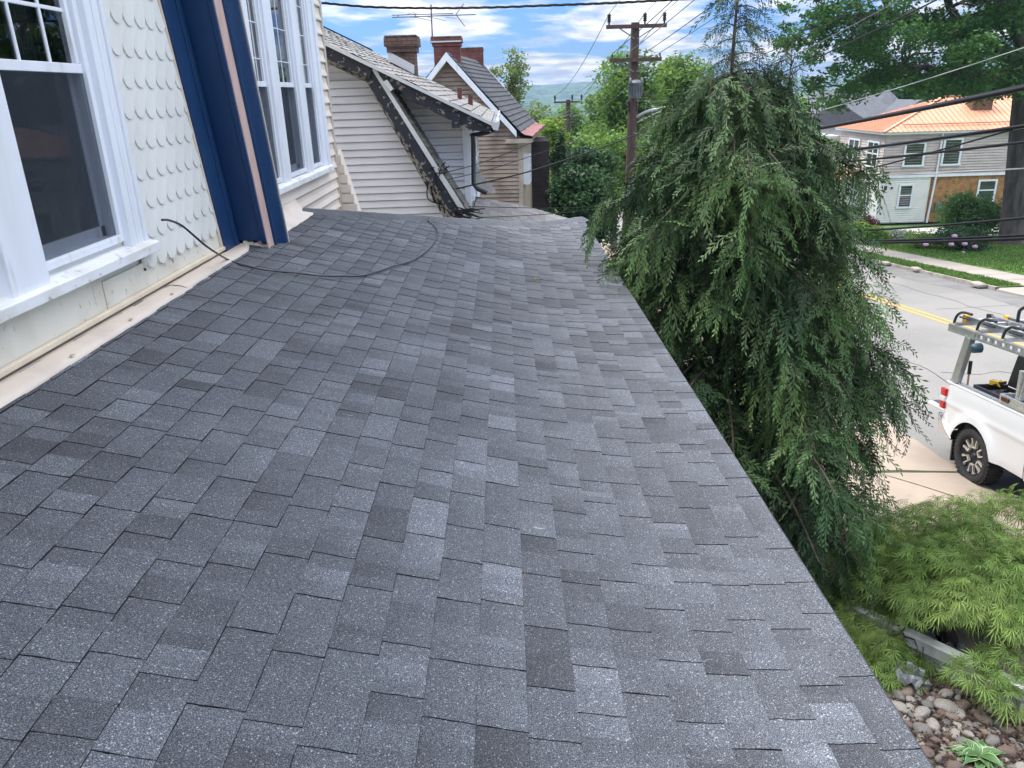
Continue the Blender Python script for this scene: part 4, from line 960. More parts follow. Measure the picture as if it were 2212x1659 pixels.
# heavy communication cables along the street, sagging between the pole and the next one uphill
def street(c6pts, r, m, label, X=4.62, zpole=None, twist=False, ext=True):
    P_ = [Vector(onX(*D(6, x, y), X)) for x, y in c6pts]
    dirn = (P_[-1] - P_[0])
    yy = np.array([Y1] + [p.y for p in P_]); zz_ = np.array([zpole] + [p.z for p in P_]); wt = np.array([.6] + [1.0] * len(P_))
    co = np.polyfit(yy, zz_, 2, w=wt); pts = [Vector((X, y, np.polyval(co, y))) for y in np.linspace(Y1 - .2, -1.5, 60)]
    return wire(pts, r, m, label, 'heavy cables along the street', 'street_cable', twist)
street([(400, 890), (1100, 765), (1843, 605)], .026, WIRE, 'thickest black cable bundle crossing in front of the orange metal roof', zpole=-2.0)
street([(420, 882), (1100, 748), (1843, 592)], .014, WIRE, 'slim black cable lashed just above the thickest bundle near the orange roof', zpole=-1.9)
street([(600, 1040), (1200, 968), (1843, 868)], .019, WIRE, 'black cable passing below the orange roof eave', zpole=-2.4)
street([(620, 1052), (1200, 978), (1843, 880)], .009, STEELW, 'pale steel strand running beside the cable below the orange roof eave', zpole=-2.5)
street([(480, 1130), (1150, 1065), (1843, 982)], .015, WIRE, 'black cable crossing the upper windows of the orange roofed house', zpole=-2.7)
street([(620, 1222), (1200, 1205), (1843, 1160)], .005, STEELW, 'pale twisted service line across the band of the orange roofed house', zpole=-3.0, twist=True)
street([(560, 1600), (1200, 1560), (1843, 1508)], .014, WIRE, 'single black cable crossing low in front of the flower bed', zpole=-3.9)
street([(690, 1664), (1200, 1652), (1843, 1626)], .013, WIRE, 'slim upper cable of the low pair in front of the far pavement', zpole=-4.2)
street([(560, 1676), (1200, 1672), (1843, 1648)], .018, WIRE, 'thicker lower cable of the low pair in front of the far pavement', zpole=-4.3)
street([(585, 722), (1200, 540), (1843, 328)], .004, STEELW, 'pale twisted strand crossing the big tree crown', zpole=-1.5, twist=True)
street([(210, 490), (740, 235), (1240, 5)], .009, WIRE, 'black wire rising steeply across the big tree crown', zpole=-.6)
street([(60, 375), (430, 180), (830, 0)], .006, WIRE, 'thin wire rising steeply at the edge of the big tree crown', zpole=-.3)
street([(130, 440), (560, 225), (985, 0)], .006, OLDW, 'thin grey wire between the two dark wires across the tree crown', zpole=-.4)
street([(640, 1210), (1000, 1090), (1843, 880)], .009, WIRE, 'thin service wire slanting up across the upper windows', zpole=-3.6)
# house drops
a = Vector((-2.06, 9.95, onX(703, 10, -2.06)[2])); pts = [a] + [Vector(onY(x, y, Y)) for x, y, Y in ((800, 15, 9.9), (930, 17.5, 9.8), (1060, 16, 9.6), (1200, 11, 9.4), (1330, 6, 9.2), (1436, 0, 9.0), (1560, -8, 8.8), (1800, -30, 8.4))]
wire(smooth(pts, 9), .011, WIRE, 'twisted black service cable reaching from our house corner across the sky', 'house service drops', 'service_drop', True)
q0 = n14(940, 378, 14.0)
pts = [q0] + [Vector(onY(*D(4, x, y), Y)) for x, y, Y in ((1000, 1337, 14), (1300, 1285, 14.3), (1640, 1205, 14.6), (1921, 1120, 15))] + [d5(740, 1148, 15.4), d5(1100, 1010, 15.8), d5(1400, 888, 16), d5(1600, 790, 16.2)]
wire(smooth(pts, 6), .013, WIRE, 'black service cable from the gambrel house rake rising to the street side', 'house service drops', 'service_drop')
for (pp_, lb) in ((((1000, 1200), (1350, 1105), (1780, 930), (2100, 800)), 'thin upper wire slanting over the tan house wall'), (((1050, 1250), (1400, 1165), (1870, 1010), (2150, 900)), 'thin lower wire slanting over the tan house wall'), (((1100, 1465), (1450, 1478), (1921, 1485), (2250, 1470)), 'nearly level thin wire over the neighbouring porch roof'), (((1200, 1560), (1500, 1555), (1921, 1530), (2300, 1490)), 'lowest faint wire just above our shingled hip')):
    wire(smooth([Vector(onY(*D(4, x, y), 14 + 1.0 * i)) for i, (x, y) in enumerate(pp_)], 6), .007, WIRE, lb, 'house service drops', 'service_drop')

# ------------------------------------------------------------------ orange roofed house across the street
HX, HY, HB, HE, HM = 27.6, 58.0, -10.05, -3.66, -6.64
oh = thing('orange_roof_house', (33, 61, HB), 'two storey house with an orange standing seam metal roof and lilac shingle upper floor', 'house')
LIL = mat('lilac_shingle_siding', (.55, .47, .445), .7, (.49, .42, .40), 1.5, 4)
HW = mat('white_lap_siding', (.78, .755, .715), .5, (.72, .70, .66), 1.5, 4)
OBR = brick_mat('orange_brick', (.46, .23, .085), (.38, .18, .07), (.26, .18, .11), 1, .4, .13)
ORG = mat('orange_metal_roof', (.60, .29, .175), .45, (.54, .255, .15), .8, 4, spec=.5)
b = MB(); b.box(HX, HX + 14, HY, HY + 8, HM, HE); up = b.build('upper_wall', LIL, oh)
b = MB()
z = HM
while z < HE - .1: course(b, HX - .01, HX + 14, HY - .01, z, .19, .06, .34); b.add([(HX - .045, HY, z), (HX - .045, HY + 8, z), (HX - .01, HY + 8, z + .16), (HX - .01, HY, z + .16)], [(3, 2, 1, 0)]); z += .19
b.build('upper_siding', LIL, oh)
b = MB(); b.box(HX + .05, HX + 3.75, HY + .05, HY + 8, HB, HM - .02); lw = b.build('lower_wall', HW, oh)
b = MB(); z = HB + .1
while z < HM - .15: course(b, HX + .13, HX + 3.7, HY + .04, z, .16, .06, .34); b.add([(HX, HY + .03, z), (HX, HY + 8, z), (HX + .04, HY + 8, z + .16), (HX + .04, HY + .03, z + .16)], [(3, 2, 1, 0)]); z += .16
b.build('lower_siding', HW, oh)
b = MB(); b.box(HX + 3.75, HX + 14, HY + .06, HY + 8, HB, HM - .02); b.build('brick_wall', OBR, oh)
b = MB(); b.box(HX - .08, HX + 14, HY - .10, HY + 8, HM - .10, HM + .06); b.box(HX - .01, HX + .12, HY - .03, HY + .05, HB, HM - .1); b.box(HX - .35, HX + 14.3, HY - .35, HY + 8.3, HE - .02, HE + .16); b.build('trim_band', WHITE, oh)
# hip roof with seams
ap = Vector((33.4, HY + 4, 0)); ap.z = onY(1983, 211, HY + 4)[2]; ex_ = .45
e0 = Vector((HX - ex_, HY - ex_, HE + .16)); e1 = Vector((HX + 14.5, HY - ex_, HE + .16)); e2 = Vector((HX - ex_, HY + 8 + ex_, HE + .16)); r1 = Vector((HX + 12, HY + 4, ap.z))
b = MB(); b.add([e0, e1, r1, ap], [(0, 1, 2, 3)]); b.add([e2, e0, ap], [(0, 1, 2)]); b.add([e1, Vector((HX + 14.5, HY + 8.45, HE + .16)), r1], [(0, 1, 2)]); b.add([e2, ap, r1, Vector((HX + 14.5, HY + 8.45, HE + .16))], [(0, 1, 2, 3)])
nf = (e1 - e0).cross(ap - e0).normalized()
x = e0.x + .3
while x < e1.x:
    t = min((x - e0.x) / (ap.x - e0.x), 1) * .98; p = Vector((x, e0.y, e0.z)); q = Vector((x, e0.y + (ap.y - e0.y) * t, e0.z + (ap.z - e0.z) * t)); b.bar(p + nf * .02, q + nf * .02, .05, .05, nf); x += .38
y = e0.y + .3; nl = (ap - e0).cross(e2 - e0).normalized(); nl = nl if nl.z > 0 else -nl
while y < e2.y:
    t = 1 - abs(y - (HY + 4)) / (4 + ex_); t *= .97; b.bar(Vector((e0.x, y, e0.z)) + nl * .02, Vector((e0.x + (ap.x - e0.x) * t, y, e0.z + (ap.z - e0.z) * t)) + nl * .02, .05, .05, nl); y += .38
b.bar(e0 + Vector((0, 0, .04)), ap + Vector((0, 0, .04)), .22, .06); b.bar(ap + Vector((0, 0, .05)), r1 + Vector((0, 0, .05)), .22, .07)
b.bar(Vector((e0.x + 1.6, e0.y + .62, e0.z + .45)), Vector((e1.x, e0.y + .62, e0.z + .45)), .06, .08)
orf = b.build('roof', ORG, oh)
chO = chimney(oh, 33.6 + 1.0, 35.1 + 1.0, HY + 2.0, .8, ap.z + .35, HE, ap.z + .3, brick_mat('tan_brick', (.20, .10, .055), (.16, .08, .05), (.12, .09, .07), 1, .3, .1), SOOT, corb=.0)
def wnd(parent, x0, x1, z0, z1, Y=HY - .05, n=2, m=None):
    b = MB(); fw = .13
    b.box(x0, x0 + fw, Y - .07, Y, z0, z1); b.box(x1 - fw, x1, Y - .07, Y, z0, z1); b.box(x0 + fw, x1 - fw, Y - .07, Y, z1 - fw, z1); b.box(x0 - .05, x1 + .05, Y - .10, Y, z0 - .12, z0); b.box(x0 + fw, x1 - fw, Y - .05, Y, (z0 + z1) / 2 - .04, (z0 + z1) / 2 + .04)
    f = b.build('window', WHITE, parent); b = MB(); b.box(x0 + fw, x1 - fw, Y - .01, Y + .02, z0, z1 - fw); b.build('pane', DPANE, f); return f
DPANE = mat('house_window_glass', (.022, .027, .032), .04, (.05, .055, .06), .8, 3, spec=.8)
wnd(up, 29.0, 30.55, -5.85, -4.25); wnd(up, 31.8, 33.2, -5.85, -4.05); wnd(lw, 29.05, 30.15, -8.85, -7.2, HY); 
wnd(oh, 34.9, 36.3, -8.6, -7.05, HY + .04)
def wndx(parent, y0, y1, z0, z1, X=HX - .05):
    b = MB(); fw = .13
    b.box(X - .07, X, y0, y0 + fw, z0, z1); b.box(X - .07, X, y1 - fw, y1, z0, z1); b.box(X - .07, X, y0 + fw, y1 - fw, z1 - fw, z1); b.box(X - .1, X, y0 - .05, y1 + .05, z0 - .12, z0); b.box(X - .05, X, y0 + fw, y1 - fw, (z0 + z1) / 2 - .04, (z0 + z1) / 2 + .04); b.box(X - .05, X, (y0 + y1) / 2 - .05, (y0 + y1) / 2 + .05, z0, z1 - fw)
    f = b.build('window', WHITE, parent); b = MB(); b.box(X - .01, X + .02, y0 + fw, y1 - fw, z0, z1 - fw); b.build('pane', DPANE, f)
for (a, c) in ((58.7, 60.6), (62.0, 64.0)): wndx(up, a, c, -6.0, -4.2)
for (a, c) in ((59.2, 60.4), (61.6, 62.8)): wndx(lw, a, c, -9.0, -7.1, HX)
b = MB(); b.tube([(31.6, HY - .12, HE), (31.6, HY - .12, HM - .2), (31.45, HY - .12, HB)], .07, 8); b.build('downspout', WHITE, oh)
b = MB(); b.box(27.95, 28.15, HY - .03, HY, -7.6, -7.3); b.lathe((28.5, HY - .03, -7.45), [(.001, -.1), (.09, -.05), (.07, 0)], (0, 1, 0)); b.build('vent', BLKMET, oh)
b = MB(); b.box(31.9, 32.35, HY - .2, HY + .06, -9.2, -8.6); b.build('meter_box', GREYM, oh, bevel=.03)
b = MB(); b.prism([(HX - 1.6, HY + 3.2, HM - .5), (HX, HY + 3.2, HM + .1), (HX, HY + 3.2, HM - .05), (HX - 1.6, HY + 3.2, HM - .6)], (0, 4.5, 0)); b.build('porch_canopy', ORG, oh)
# white rear wing and grey roofed house behind
b = MB(); b.box(HX - 1.5, HX, HY + 8, HY + 14, HB, HE - .5); b.build('rear_wing', mat('white_wing', (.6, .6, .6), .6), oh)
gh_ = thing('grey_roof_house', (30, 78, gz(78)), 'grey roofed house with a small turret behind the orange roofed house', 'house')
p = Vector(onY(1765, 272, 80.0)); q = Vector(onY(1945, 246, 80.0)); rt = Vector(onY(1850, 212, 83.0)); GSH = shingle_mat('slate_grey_shingle', (.11, .115, .13), (.15, .155, .17), 60, .9)
b = MB(); ez = p.z - .1; b.box(p.x - 4, q.x + 1, 80, 90, gz(80), ez); b.build('wall', mat('pale_cream_wall', (.55, .54, .47), .6), gh_)
b = MB(); a0 = Vector((p.x - 5, 79.4, ez)); a1 = Vector((q.x + 2, 79.4, ez)); a2 = Vector((q.x + 2, 91, ez)); a3 = Vector((p.x - 5, 91, ez)); rA = Vector((rt.x - 3, 85, rt.z + .8)); rB = Vector((rt.x + 1.5, 85, rt.z + .8))
b.add([a0, a1, rB, rA], [(0, 1, 2, 3)]); b.add([a1, a2, rB], [(0, 1, 2)]); b.add([a2, a3, rA, rB], [(0, 1, 2, 3)]); b.add([a3, a0, rA], [(0, 1, 2)])
b.prism([(p.x + 5.2, 78.0, ez), (p.x + 13, 78.0, ez), (p.x + 9, 78, ez + 2.3)], (0, 8, 0)); b.box(p.x - 5, q.x + 2, 79.3, 79.5, ez - .3, ez)
b.build('roof', GSH, gh_, tone=True)
tq = Vector(onY(1915, 212, 84.0)); b = MB(); b.lathe((tq.x, 84, tq.z - 3), [(1.3, 0), (1.3, 2.4)], n=8, sm=False); tu = b.build('turret', MATS['pale_cream_wall'], gh_); b = MB(); b.lathe((tq.x, 84, tq.z - .7), [(1.9, 0), (1.2, .6), (.6, 1.1), (.001, 1.6)], n=8, sm=False); b.build('turret_roof', GSH, tu, tone=True)
wh = Vector(onY(1800, 300, 72.0)); b = MB(); b.box(wh.x - 3, wh.x + 2.5, 72, 78, gz(72), wh.z + 1.2); o = thing('white_house', (wh.x, 75, gz(72)), 'white sided house half hidden by the weeping conifer', 'house'); b.build('wall', MATS['white_wing'], o)
b = MB(); b.prism([(wh.x - 3.6, 71.5, wh.z + 1.2), (wh.x + 3.1, 71.5, wh.z + 1.2), (wh.x - .2, 71.5, wh.z + 3.2)], (0, 7, 0)); b.build('roof', GSH, o, tone=True)

# ------------------------------------------------------------------ foliage
nr = np.random.default_rng(11)
def leafmat(name, c1, c2, trans=.3, rough=.6):
    return mat(name, c1, rough, c2, 1.3, 5, .35, .65, tone=True, trans=trans, spec=.3)
CONI = leafmat('conifer_spray', (.022, .050, .019), (.056, .098, .030), .10)
OAKL = leafmat('oak_leaf', (.042, .115, .030), (.085, .185, .038), .38)
MAPL = leafmat('laceleaf', (.13, .215, .05), (.21, .30, .08), .35)
PALE = leafmat('pale_spring_leaf', (.13, .19, .06), (.19, .25, .09), .4)
MIDL = leafmat('mid_green_leaf', (.10, .20, .035), (.18, .28, .06), .42)
DARKL = leafmat('dark_evergreen_leaf', (.022, .060, .022), (.045, .10, .03), .25)
LIME = leafmat('lime_leaf', (.16, .27, .03), (.24, .33, .05), .4)
REDL = leafmat('red_leaf', (.30, .085, .07), (.42, .19, .13), .3)
PURP = leafmat('purple_leaf', (.085, .018, .035), (.13, .03, .05), .3)
SILV = leafmat('silver_leaf', (.20, .26, .22), (.28, .33, .28), .3)
BARK = mat('grey_brown_bark', (.10, .085, .075), .9, (.045, .038, .034), 4, 7, .4, .62, bump=1, bscale=14, stretch=(1, 1, .25), dist=.05)
DBARK = mat('dark_bark', (.030, .022, .020), .9, (.05, .04, .035), 8, 6, bump=.8, bscale=30)
TWIG = mat('pale_twig', (.22, .17, .13), .85, (.12, .09, .07), 9, 4)
def unit(a): return a / np.maximum(np.linalg.norm(a, axis=-1, keepdims=True), 1e-9)
def cards(C, S, tone, aspect=.5, upb=.5, along=None):
    """leaf shaped quads at centres C with size S"""
    n = len(C); u = unit(nr.normal(size=(n, 3)) * np.array([1, 1, .6]) if along is None else along + nr.normal(size=(n, 3)) * .45)
    nrm = unit(nr.normal(size=(n, 3)) + np.array([0, 0, upb * 2])); v = unit(np.cross(nrm, u)); S = S[:, None]
    V = np.stack([C - u * S * .5, C + v * S * aspect * .5 - u * S * .05, C + u * S * .5, C - v * S * aspect * .5 - u * S * .05], 1).reshape(-1, 3)
    return V, np.arange(4 * n).reshape(-1, 4), np.repeat(tone, 4)
def clumps(cs, rs, per, size, flat=.6, jit=.3, upb=.7, aspect=.55, shell=.55, hang=0.0):
    VV = []; FF = []; TT = []; off = 0
    for (c, r) in zip(cs, rs):
        n = max(8, int(per * r * r)); d = unit(nr.normal(size=(n, 3))); d[:, 2] = np.where(nr.random(n) < .35, np.abs(d[:, 2]), d[:, 2])
        rad = (shell + (1 - shell) * nr.random(n) ** .6)[:, None]
        lump = 1 + .28 * np.sin(d[:, :1] * 5 + c[0]) * np.cos(d[:, 1:2] * 4 + c[1])
        P = np.array(c) + d * rad * lump * r * np.array([1, 1, flat])
        if hang: P[:, 2] -= hang * r * nr.random(n) ** 2
        t = nr.uniform(.75, 1.2) * nr.uniform(.8, 1.2, n)
        V, F, T = cards(P, size * nr.uniform(.65, 1.3, n), t, aspect, upb); VV.append(V); FF.append(F + off); TT.append(T); off += len(V)
    return np.concatenate(VV), np.concatenate(FF), np.concatenate(TT)
def limb(b, p, q, r0, r1, n=7, wob=.06):
    p = Vector(p); q = Vector(q); L = (q - p).length; k = 6; pts = []
    for i in range(k + 1):
        t = i / k; pts.append(p + (q - p) * t + Vector((er.uniform(-1, 1), er.uniform(-1, 1), er.uniform(-.5, .5))) * L * wob * math.sin(t * math.pi) + Vector((0, 0, L * .07 * math.sin(t * math.pi))))
    b.tube(pts, [r0 + (r1 - r0) * i / k for i in range(k + 1)], n); return pts
def tree(name, label, base, cs, rs, per, size, lm, group=None, tr=.25, bark=BARK, flat=.7, cat='tree', upb=.6, shell=.5, nlimb=14, hang=0.0, aspect=.55, tw=None):
    base = Vector(base); t = thing(name, base, label, cat, group)
    cen = Vector(np.mean(np.array(cs), 0)); top = cen + Vector((0, 0, 0))
    b = MB(); pts = limb(b, base - Vector((0, 0, .2)), top, tr, tr * .45, 9, .03)
    order = sorted(range(len(cs)), key=lambda i: -rs[i])[:nlimb]
    for i in order:
        s = pts[er.choice([3, 4, 4, 5])]; limb(b, s, cs[i], tr * .34, tr * .08, 6, .08)
    b.build('trunk', bark, t)
    V, F, T = clumps(cs, rs, per, size, flat, upb=upb, shell=shell, hang=hang, aspect=aspect); npmesh('crown', V, F, lm, t, T); return t
def ell(c, R, n, r0, r1):
    cs = []; rs = []
    for i in range(n):
        d = unit(nr.normal(size=3)); k = nr.random() ** .4; cs.append(np.array(c) + d * k * np.array(R) * .85); rs.append(nr.uniform(r0, r1))
    return cs, rs

# weeping conifer beside the porch ------------------------------------------------
def spray_template():
    V = []; F = []
    def strip(p, q, w0):
        p = np.array(p); q = np.array(q); d = q - p; n = np.array([-d[1], d[0]]); n = n / max(np.linalg.norm(n), 1e-6) * w0 / 2; m_ = p + d * .45; k = len(V)
        V.extend([p, m_ + n, q, m_ - n]); F.append((k, k + 1, k + 2, k + 3))
    strip((0, 0), (.55, .0), .026); strip((.45, 0), (1.0, .015), .036)
    i = 0; t = .06
    while t < .97:
        for s in (-1, 1):
            if er.random() < .12: continue
            tt = t + (.07 if s > 0 else 0); l = .36 * (1 - .72 * tt) * (.5 + .5 * min(1, tt * 5)) * er.uniform(.8, 1.15); a = R_(er.uniform(32, 46)) * s
            q = (tt + l * math.cos(a), l * math.sin(a)); strip((tt, 0), q, .042)
            for f in (.5,):
                p2 = (tt + l * f * math.cos(a), l * f * math.sin(a)); l2 = l * .42 * (1.1 - f)
                for s2 in (-1, 1):
                    a2 = a + s2 * R_(38); strip(p2, (p2[0] + l2 * math.cos(a2), p2[1] + l2 * math.sin(a2)), .034)
        t += .135
    return np.array(V), np.array(F)
SPV, SPF = spray_template()
def sprays(O, Dr, L, tone, side=None):
    """place flat sprays: origin O, direction Dr, length L"""
    n = len(O); k = len(SPV); Dr = unit(Dr); sd_ = unit(np.cross(Dr, unit(nr.normal(size=(n, 3)))) if side is None else side)
    up = np.cross(Dr, sd_); a = SPV[:, 0][None, :, None]; c = SPV[:, 1][None, :, None]
    P = O[:, None, :] + L[:, None, None] * (Dr[:, None, :] * a + sd_[:, None, :] * c + up[:, None, :] * (.10 * np.sin(a * 3) - .25 * c * c))
    P[:, :, 2] -= (L[:, None] * nr.uniform(.05, .45, n)[:, None] * SPV[:, 0][None, :] ** 2); bend = nr.normal(size=(n, 1, 3)) * np.array([.16, .16, .03]); P += bend * L[:, None, None] * (SPV[:, 0] ** 2)[None, :, None]
    F = (SPF[None] + (np.arange(n) * k)[:, None, None]).reshape(-1, 4)
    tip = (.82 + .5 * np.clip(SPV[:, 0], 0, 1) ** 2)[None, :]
    return P.reshape(-1, 3), F, (tone[:, None] * tip).reshape(-1)
TX, TY = 2.28, 7.75; TZ0 = gz(TY) + .02
con = thing('weeping_conifer', (TX, TY, TZ0), 'dark green weeping conifer brushing the porch eave', 'tree')
b = MB(); trunk = [(TX + .05, TY, TZ0 - .1), (TX, TY, -4), (TX - .05, TY, -2.5), (TX - .10, TY, -1), (TX - .13, TY, 0), (TX - .12, TY, .8), (TX - .08, TY, 1.35)]
b.tube(smooth(trunk, 4), [.12 * (1 - i / 25) ** 2 + .006 for i in range(25)], 8); b.build('trunk', mat('conifer_bark', (.10, .07, .055), .9, (.05, .036, .03), 9, 5), con)
def tx(z): 
    for (p, q) in zip(trunk, trunk[1:]):
        if z <= q[2]: return p[0] + (q[0] - p[0]) * (z - p[2]) / (q[2] - p[2])
    return trunk[-1][0]
ZR = [(-5.0, 1.35), (-4.6, 1.6), (-3.9, 1.85), (-3.2, 1.9), (-2.6, 1.85), (-2.0, 1.55), (-1.5, 1.42), (-1.0, 1.28), (-.5, 1.08), (-.25, .90), (.0, .62), (.2, .44), (.45, .34), (.9, .28), (1.3, .1)]
def Rz(z): return float(np.interp(z, [a for a, _ in ZR], [c for _, c in ZR]))
OO = []; DD = []; LL = []; TN = []; brs = MB()
nb_ = 0
zs_ = np.concatenate([np.linspace(-4.75, -.9, 150), np.linspace(-.88, .02, 62), np.linspace(.05, 1.28, 34)])
ga = 0
for z in zs_:
    ga += 2.399 + er.uniform(-.5, .5); a = ga; R = Rz(z)
    dirx, diry = math.cos(a), math.sin(a)
    R *= (er.uniform(.5, 1.0) if z > -.6 else 1) * (1.02 if dirx > .2 else (.72 if z > -1.1 else .86) if dirx < -.3 else .92) * er.uniform(.66, 1.12)
    top_ = z > .02; stiff = (not top_) and z < -1.9 and er.random() < .16
    if stiff: R *= 1.38 if dirx > 0 else 1.08
    while (TX + dirx * R) / (TY + diry * R) > (.545 if stiff else .515) and R > .3: R *= .96
    z0 = z + .18 * R; k = 9; pts = []
    lift = er.uniform(.05, .22) if not top_ else er.uniform(.05, .3)
    for i in range(k + 1):
        t = i / k; pts.append(Vector((tx(z0) + dirx * R * t, TY + diry * R * t, z0 + lift * R * math.sin(t * 2.2) - R * (.14 if stiff else .36) * t * t)))
    brs.tube(pts, [.020 * (1 - .8 * i / k) * (R / 1.5 + .25) for i in range(k + 1)], 5)
    tn = er.uniform(.5, 1.3)
    m = max(7, int((58 if not top_ else 34) * R / 1.5 + 5))
    for j in range(m):
        t = er.uniform(.03, 1.0) ** .68; f = t * k; i = min(int(f), k - 1); p = pts[i] + (pts[i + 1] - pts[i]) * (f - i)
        outw = Vector((dirx, diry, 0)); latv = Vector((-diry, dirx, 0)) * er.choice([-1, 1]) * er.uniform(.2, .9)
        hangs = er.uniform(.10, .95) if er.random() < .74 else er.uniform(-.35, .1)
        d = (outw * er.uniform(.1, .95) + latv * (1 - hangs * .55) + Vector((0, 0, -hangs * 1.05)))
        cur = p.copy(); L0 = er.uniform(.18, .36) * (1 if not top_ else .55)
        for s in range(er.choice([1, 2, 2, 3]) if not top_ else 1):
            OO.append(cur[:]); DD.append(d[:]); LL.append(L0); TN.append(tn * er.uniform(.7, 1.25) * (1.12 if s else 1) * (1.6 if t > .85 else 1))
            cur = cur + d.normalized() * L0 * .62; d = d + Vector((er.uniform(-.15, .15), er.uniform(-.15, .15), -.55)); L0 *= .95
    # tip spray along the branch
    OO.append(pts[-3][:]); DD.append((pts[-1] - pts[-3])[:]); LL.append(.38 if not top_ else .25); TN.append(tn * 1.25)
for (xx, y0_, y1_) in ((1711, 300, 112),):                       # a second thin leader on the right
    P0 = Vector(onY(xx - 8, y0_, TY)); P1 = Vector(onY(xx, y1_, TY)); brs.tube([P0 + Vector((-.1, 0, -.5)), P0, (P0 + P1) / 2 + Vector((-.02, 0, 0)), P1], [.016, .013, .010, .004], 5)
    for i in range(22):
        t = er.uniform(.15, 1.0); p = P0 + (P1 - P0) * t; a = er.uniform(0, 6.28); Rr = (.42 - .30 * t) * er.uniform(.6, 1.1); q = p + Vector((math.cos(a) * Rr, math.sin(a) * Rr, Rr * .15)); brs.tube([p, (p + q) / 2 + Vector((0, 0, .04)), q], [.006, .005, .003], 4)
        for j in range(3): OO.append((p + (q - p) * er.uniform(.4, 1))[:]); DD.append((math.cos(a) * .5 + er.uniform(-.4, .4), math.sin(a) * .5 + er.uniform(-.4, .4), -.6)); LL.append(er.uniform(.12, .2)); TN.append(er.uniform(.9, 1.3))
brs.build('branches', mat('conifer_twig', (.085, .06, .045), .85, (.045, .032, .026), 9, 4), con)
OO = np.array(OO); DD = np.array(DD)
# keep the sprays off the shingles
keep = ~((OO[:, 0] < 1.12) & (OO[:, 2] < -1.45) & ~((OO[:, 1] > 6.3) & (OO[:, 1] < 7.7) & (OO[:, 2] > -1.66) & (OO[:, 0] > .8)))
V, F, T = sprays(OO[keep], DD[keep], np.array(LL)[keep], np.array(TN)[keep])
npmesh('foliage', V, F, CONI, con, T)

# laceleaf maple ------------------------------------------------------------------
def lace_template():
    V = []; F = []
    for a, l in ((-78, .6), (-50, .82), (-25, .97), (0, 1.0), (25, .95), (50, .8), (78, .58)):
        a = R_(a + er.uniform(-4, 4)); d = np.array([math.cos(a), math.sin(a)]); n_ = np.array([-d[1], d[0]]) * .036; k = len(V)
        V.extend([d * .03, d * l * .45 + n_, d * l, d * l * .45 - n_]); F.append((k, k + 1, k + 2, k + 3))
    return np.array(V), np.array(F)
LV, LF = lace_template()
def laces(O, Dr, L, tone):
    n = len(O); k = len(LV); Dr = unit(Dr); sd_ = unit(np.cross(Dr, unit(nr.normal(size=(n, 3)) * .5 + np.array([0, 0, 1.0])))); up = np.cross(sd_, Dr)
    a = LV[:, 0][None, :, None]; c = LV[:, 1][None, :, None]
    P = O[:, None, :] + L[:, None, None] * (Dr[:, None, :] * a + sd_[:, None, :] * c - up[:, None, :] * (.35 * c * c))
    P[:, :, 2] -= L[:, None] * .30 * (LV[:, 0] ** 2 + LV[:, 1] ** 2)[None]
    return P.reshape(-1, 3), (LF[None] + (np.arange(n) * k)[:, None, None]).reshape(-1, 4), np.repeat(tone, k)
mb_ = Vector(onG(2050, 1392, GZ + .1)); mp_t = thing('laceleaf_maple', mb_, 'light green laceleaf maple shrub over the stone bed', 'shrub')
def at_(x, y, Y): return np.array(onY(x, y, Y))
mounds = [(at_(2080, 1220, 6.3), (1.05, .95, .44), 2700), (at_(2190, 1180, 6.6), (1.1, 1.0, .46), 1900), (at_(1975, 1245, 6.5), (.55, .7, .42), 1000), (at_(2150, 1250, 5.8), (.75, .6, .36), 1300), (at_(2010, 1245, 6.1), (.6, .6, .26), 800),
          (at_(1900, 1370, 5.9), (.42, .55, .34), 700), (at_(1905, 1450, 5.5), (.36, .42, .30), 650), (at_(1960, 1440, 5.6), (.28, .35, .26), 420), (at_(1860, 1330, 6.2), (.45, .5, .34), 620),
          (at_(2110, 1455, 5.0), (.20, .2, .14), 120), (at_(2190, 1440, 5.1), (.26, .3, .2), 200), (at_(2180, 1505, 4.8), (.16, .2, .14), 70), (at_(2235, 1330, 5.4), (.4, .4, .26), 380)]
OO = []; DD = []; TN = []; LL = []
for c, R, n in mounds:
    d = unit(nr.normal(size=(n, 3))); d[:, 2] = np.abs(d[:, 2]) - .25; rad = .72 + .3 * nr.random(n)
    lump = 1 + .20 * np.sin(d[:, 0] * 6 + c[0] * 3) * np.sin(d[:, 1] * 6 + c[1] * 2) + .08 * np.sin(d[:, 0] * 17) 
    P = c + d * (rad * lump)[:, None] * np.array(R); o = d * np.array([1, 1, .2]); o[:, 2] -= .45
    OO.append(P); DD.append(o + nr.normal(size=(n, 3)) * .35); TN.append(nr.uniform(.6, 1.3, n) * (.9 + .3 * (rad - .72) / .3)); LL.append(nr.uniform(.075, .145, n))
V, F, T = laces(np.concatenate(OO), np.concatenate(DD), np.concatenate(LL), np.concatenate(TN)); npmesh('crown', V, F, MAPL, mp_t, T)
b = MB(); hub = Vector(at_(2050, 1330, 5.85))
limb(b, mb_ - Vector((0, 0, .1)), hub, .075, .055, 8, .12)
for tgt in ((2000, 1300, 6.0), (1930, 1290, 6.2), (2100, 1240, 6.2), (2180, 1230, 6.3), (2130, 1330, 5.6), (1960, 1370, 5.8), (1900, 1400, 5.7), (2190, 1390, 5.3), (2060, 1220, 6.5)):
    p = limb(b, hub if er.random() < .5 else mb_ + (hub - mb_) * .7, at_(*tgt), .042, .012, 7, .16)
    for q in range(4): s = Vector(at_(*tgt)) + Vector((er.uniform(-.5, .5), er.uniform(-.4, .4), er.uniform(-.1, .2))); limb(b, p[4], s, .012, .004, 5, .12)
b.build('trunk', DBARK, mp_t)
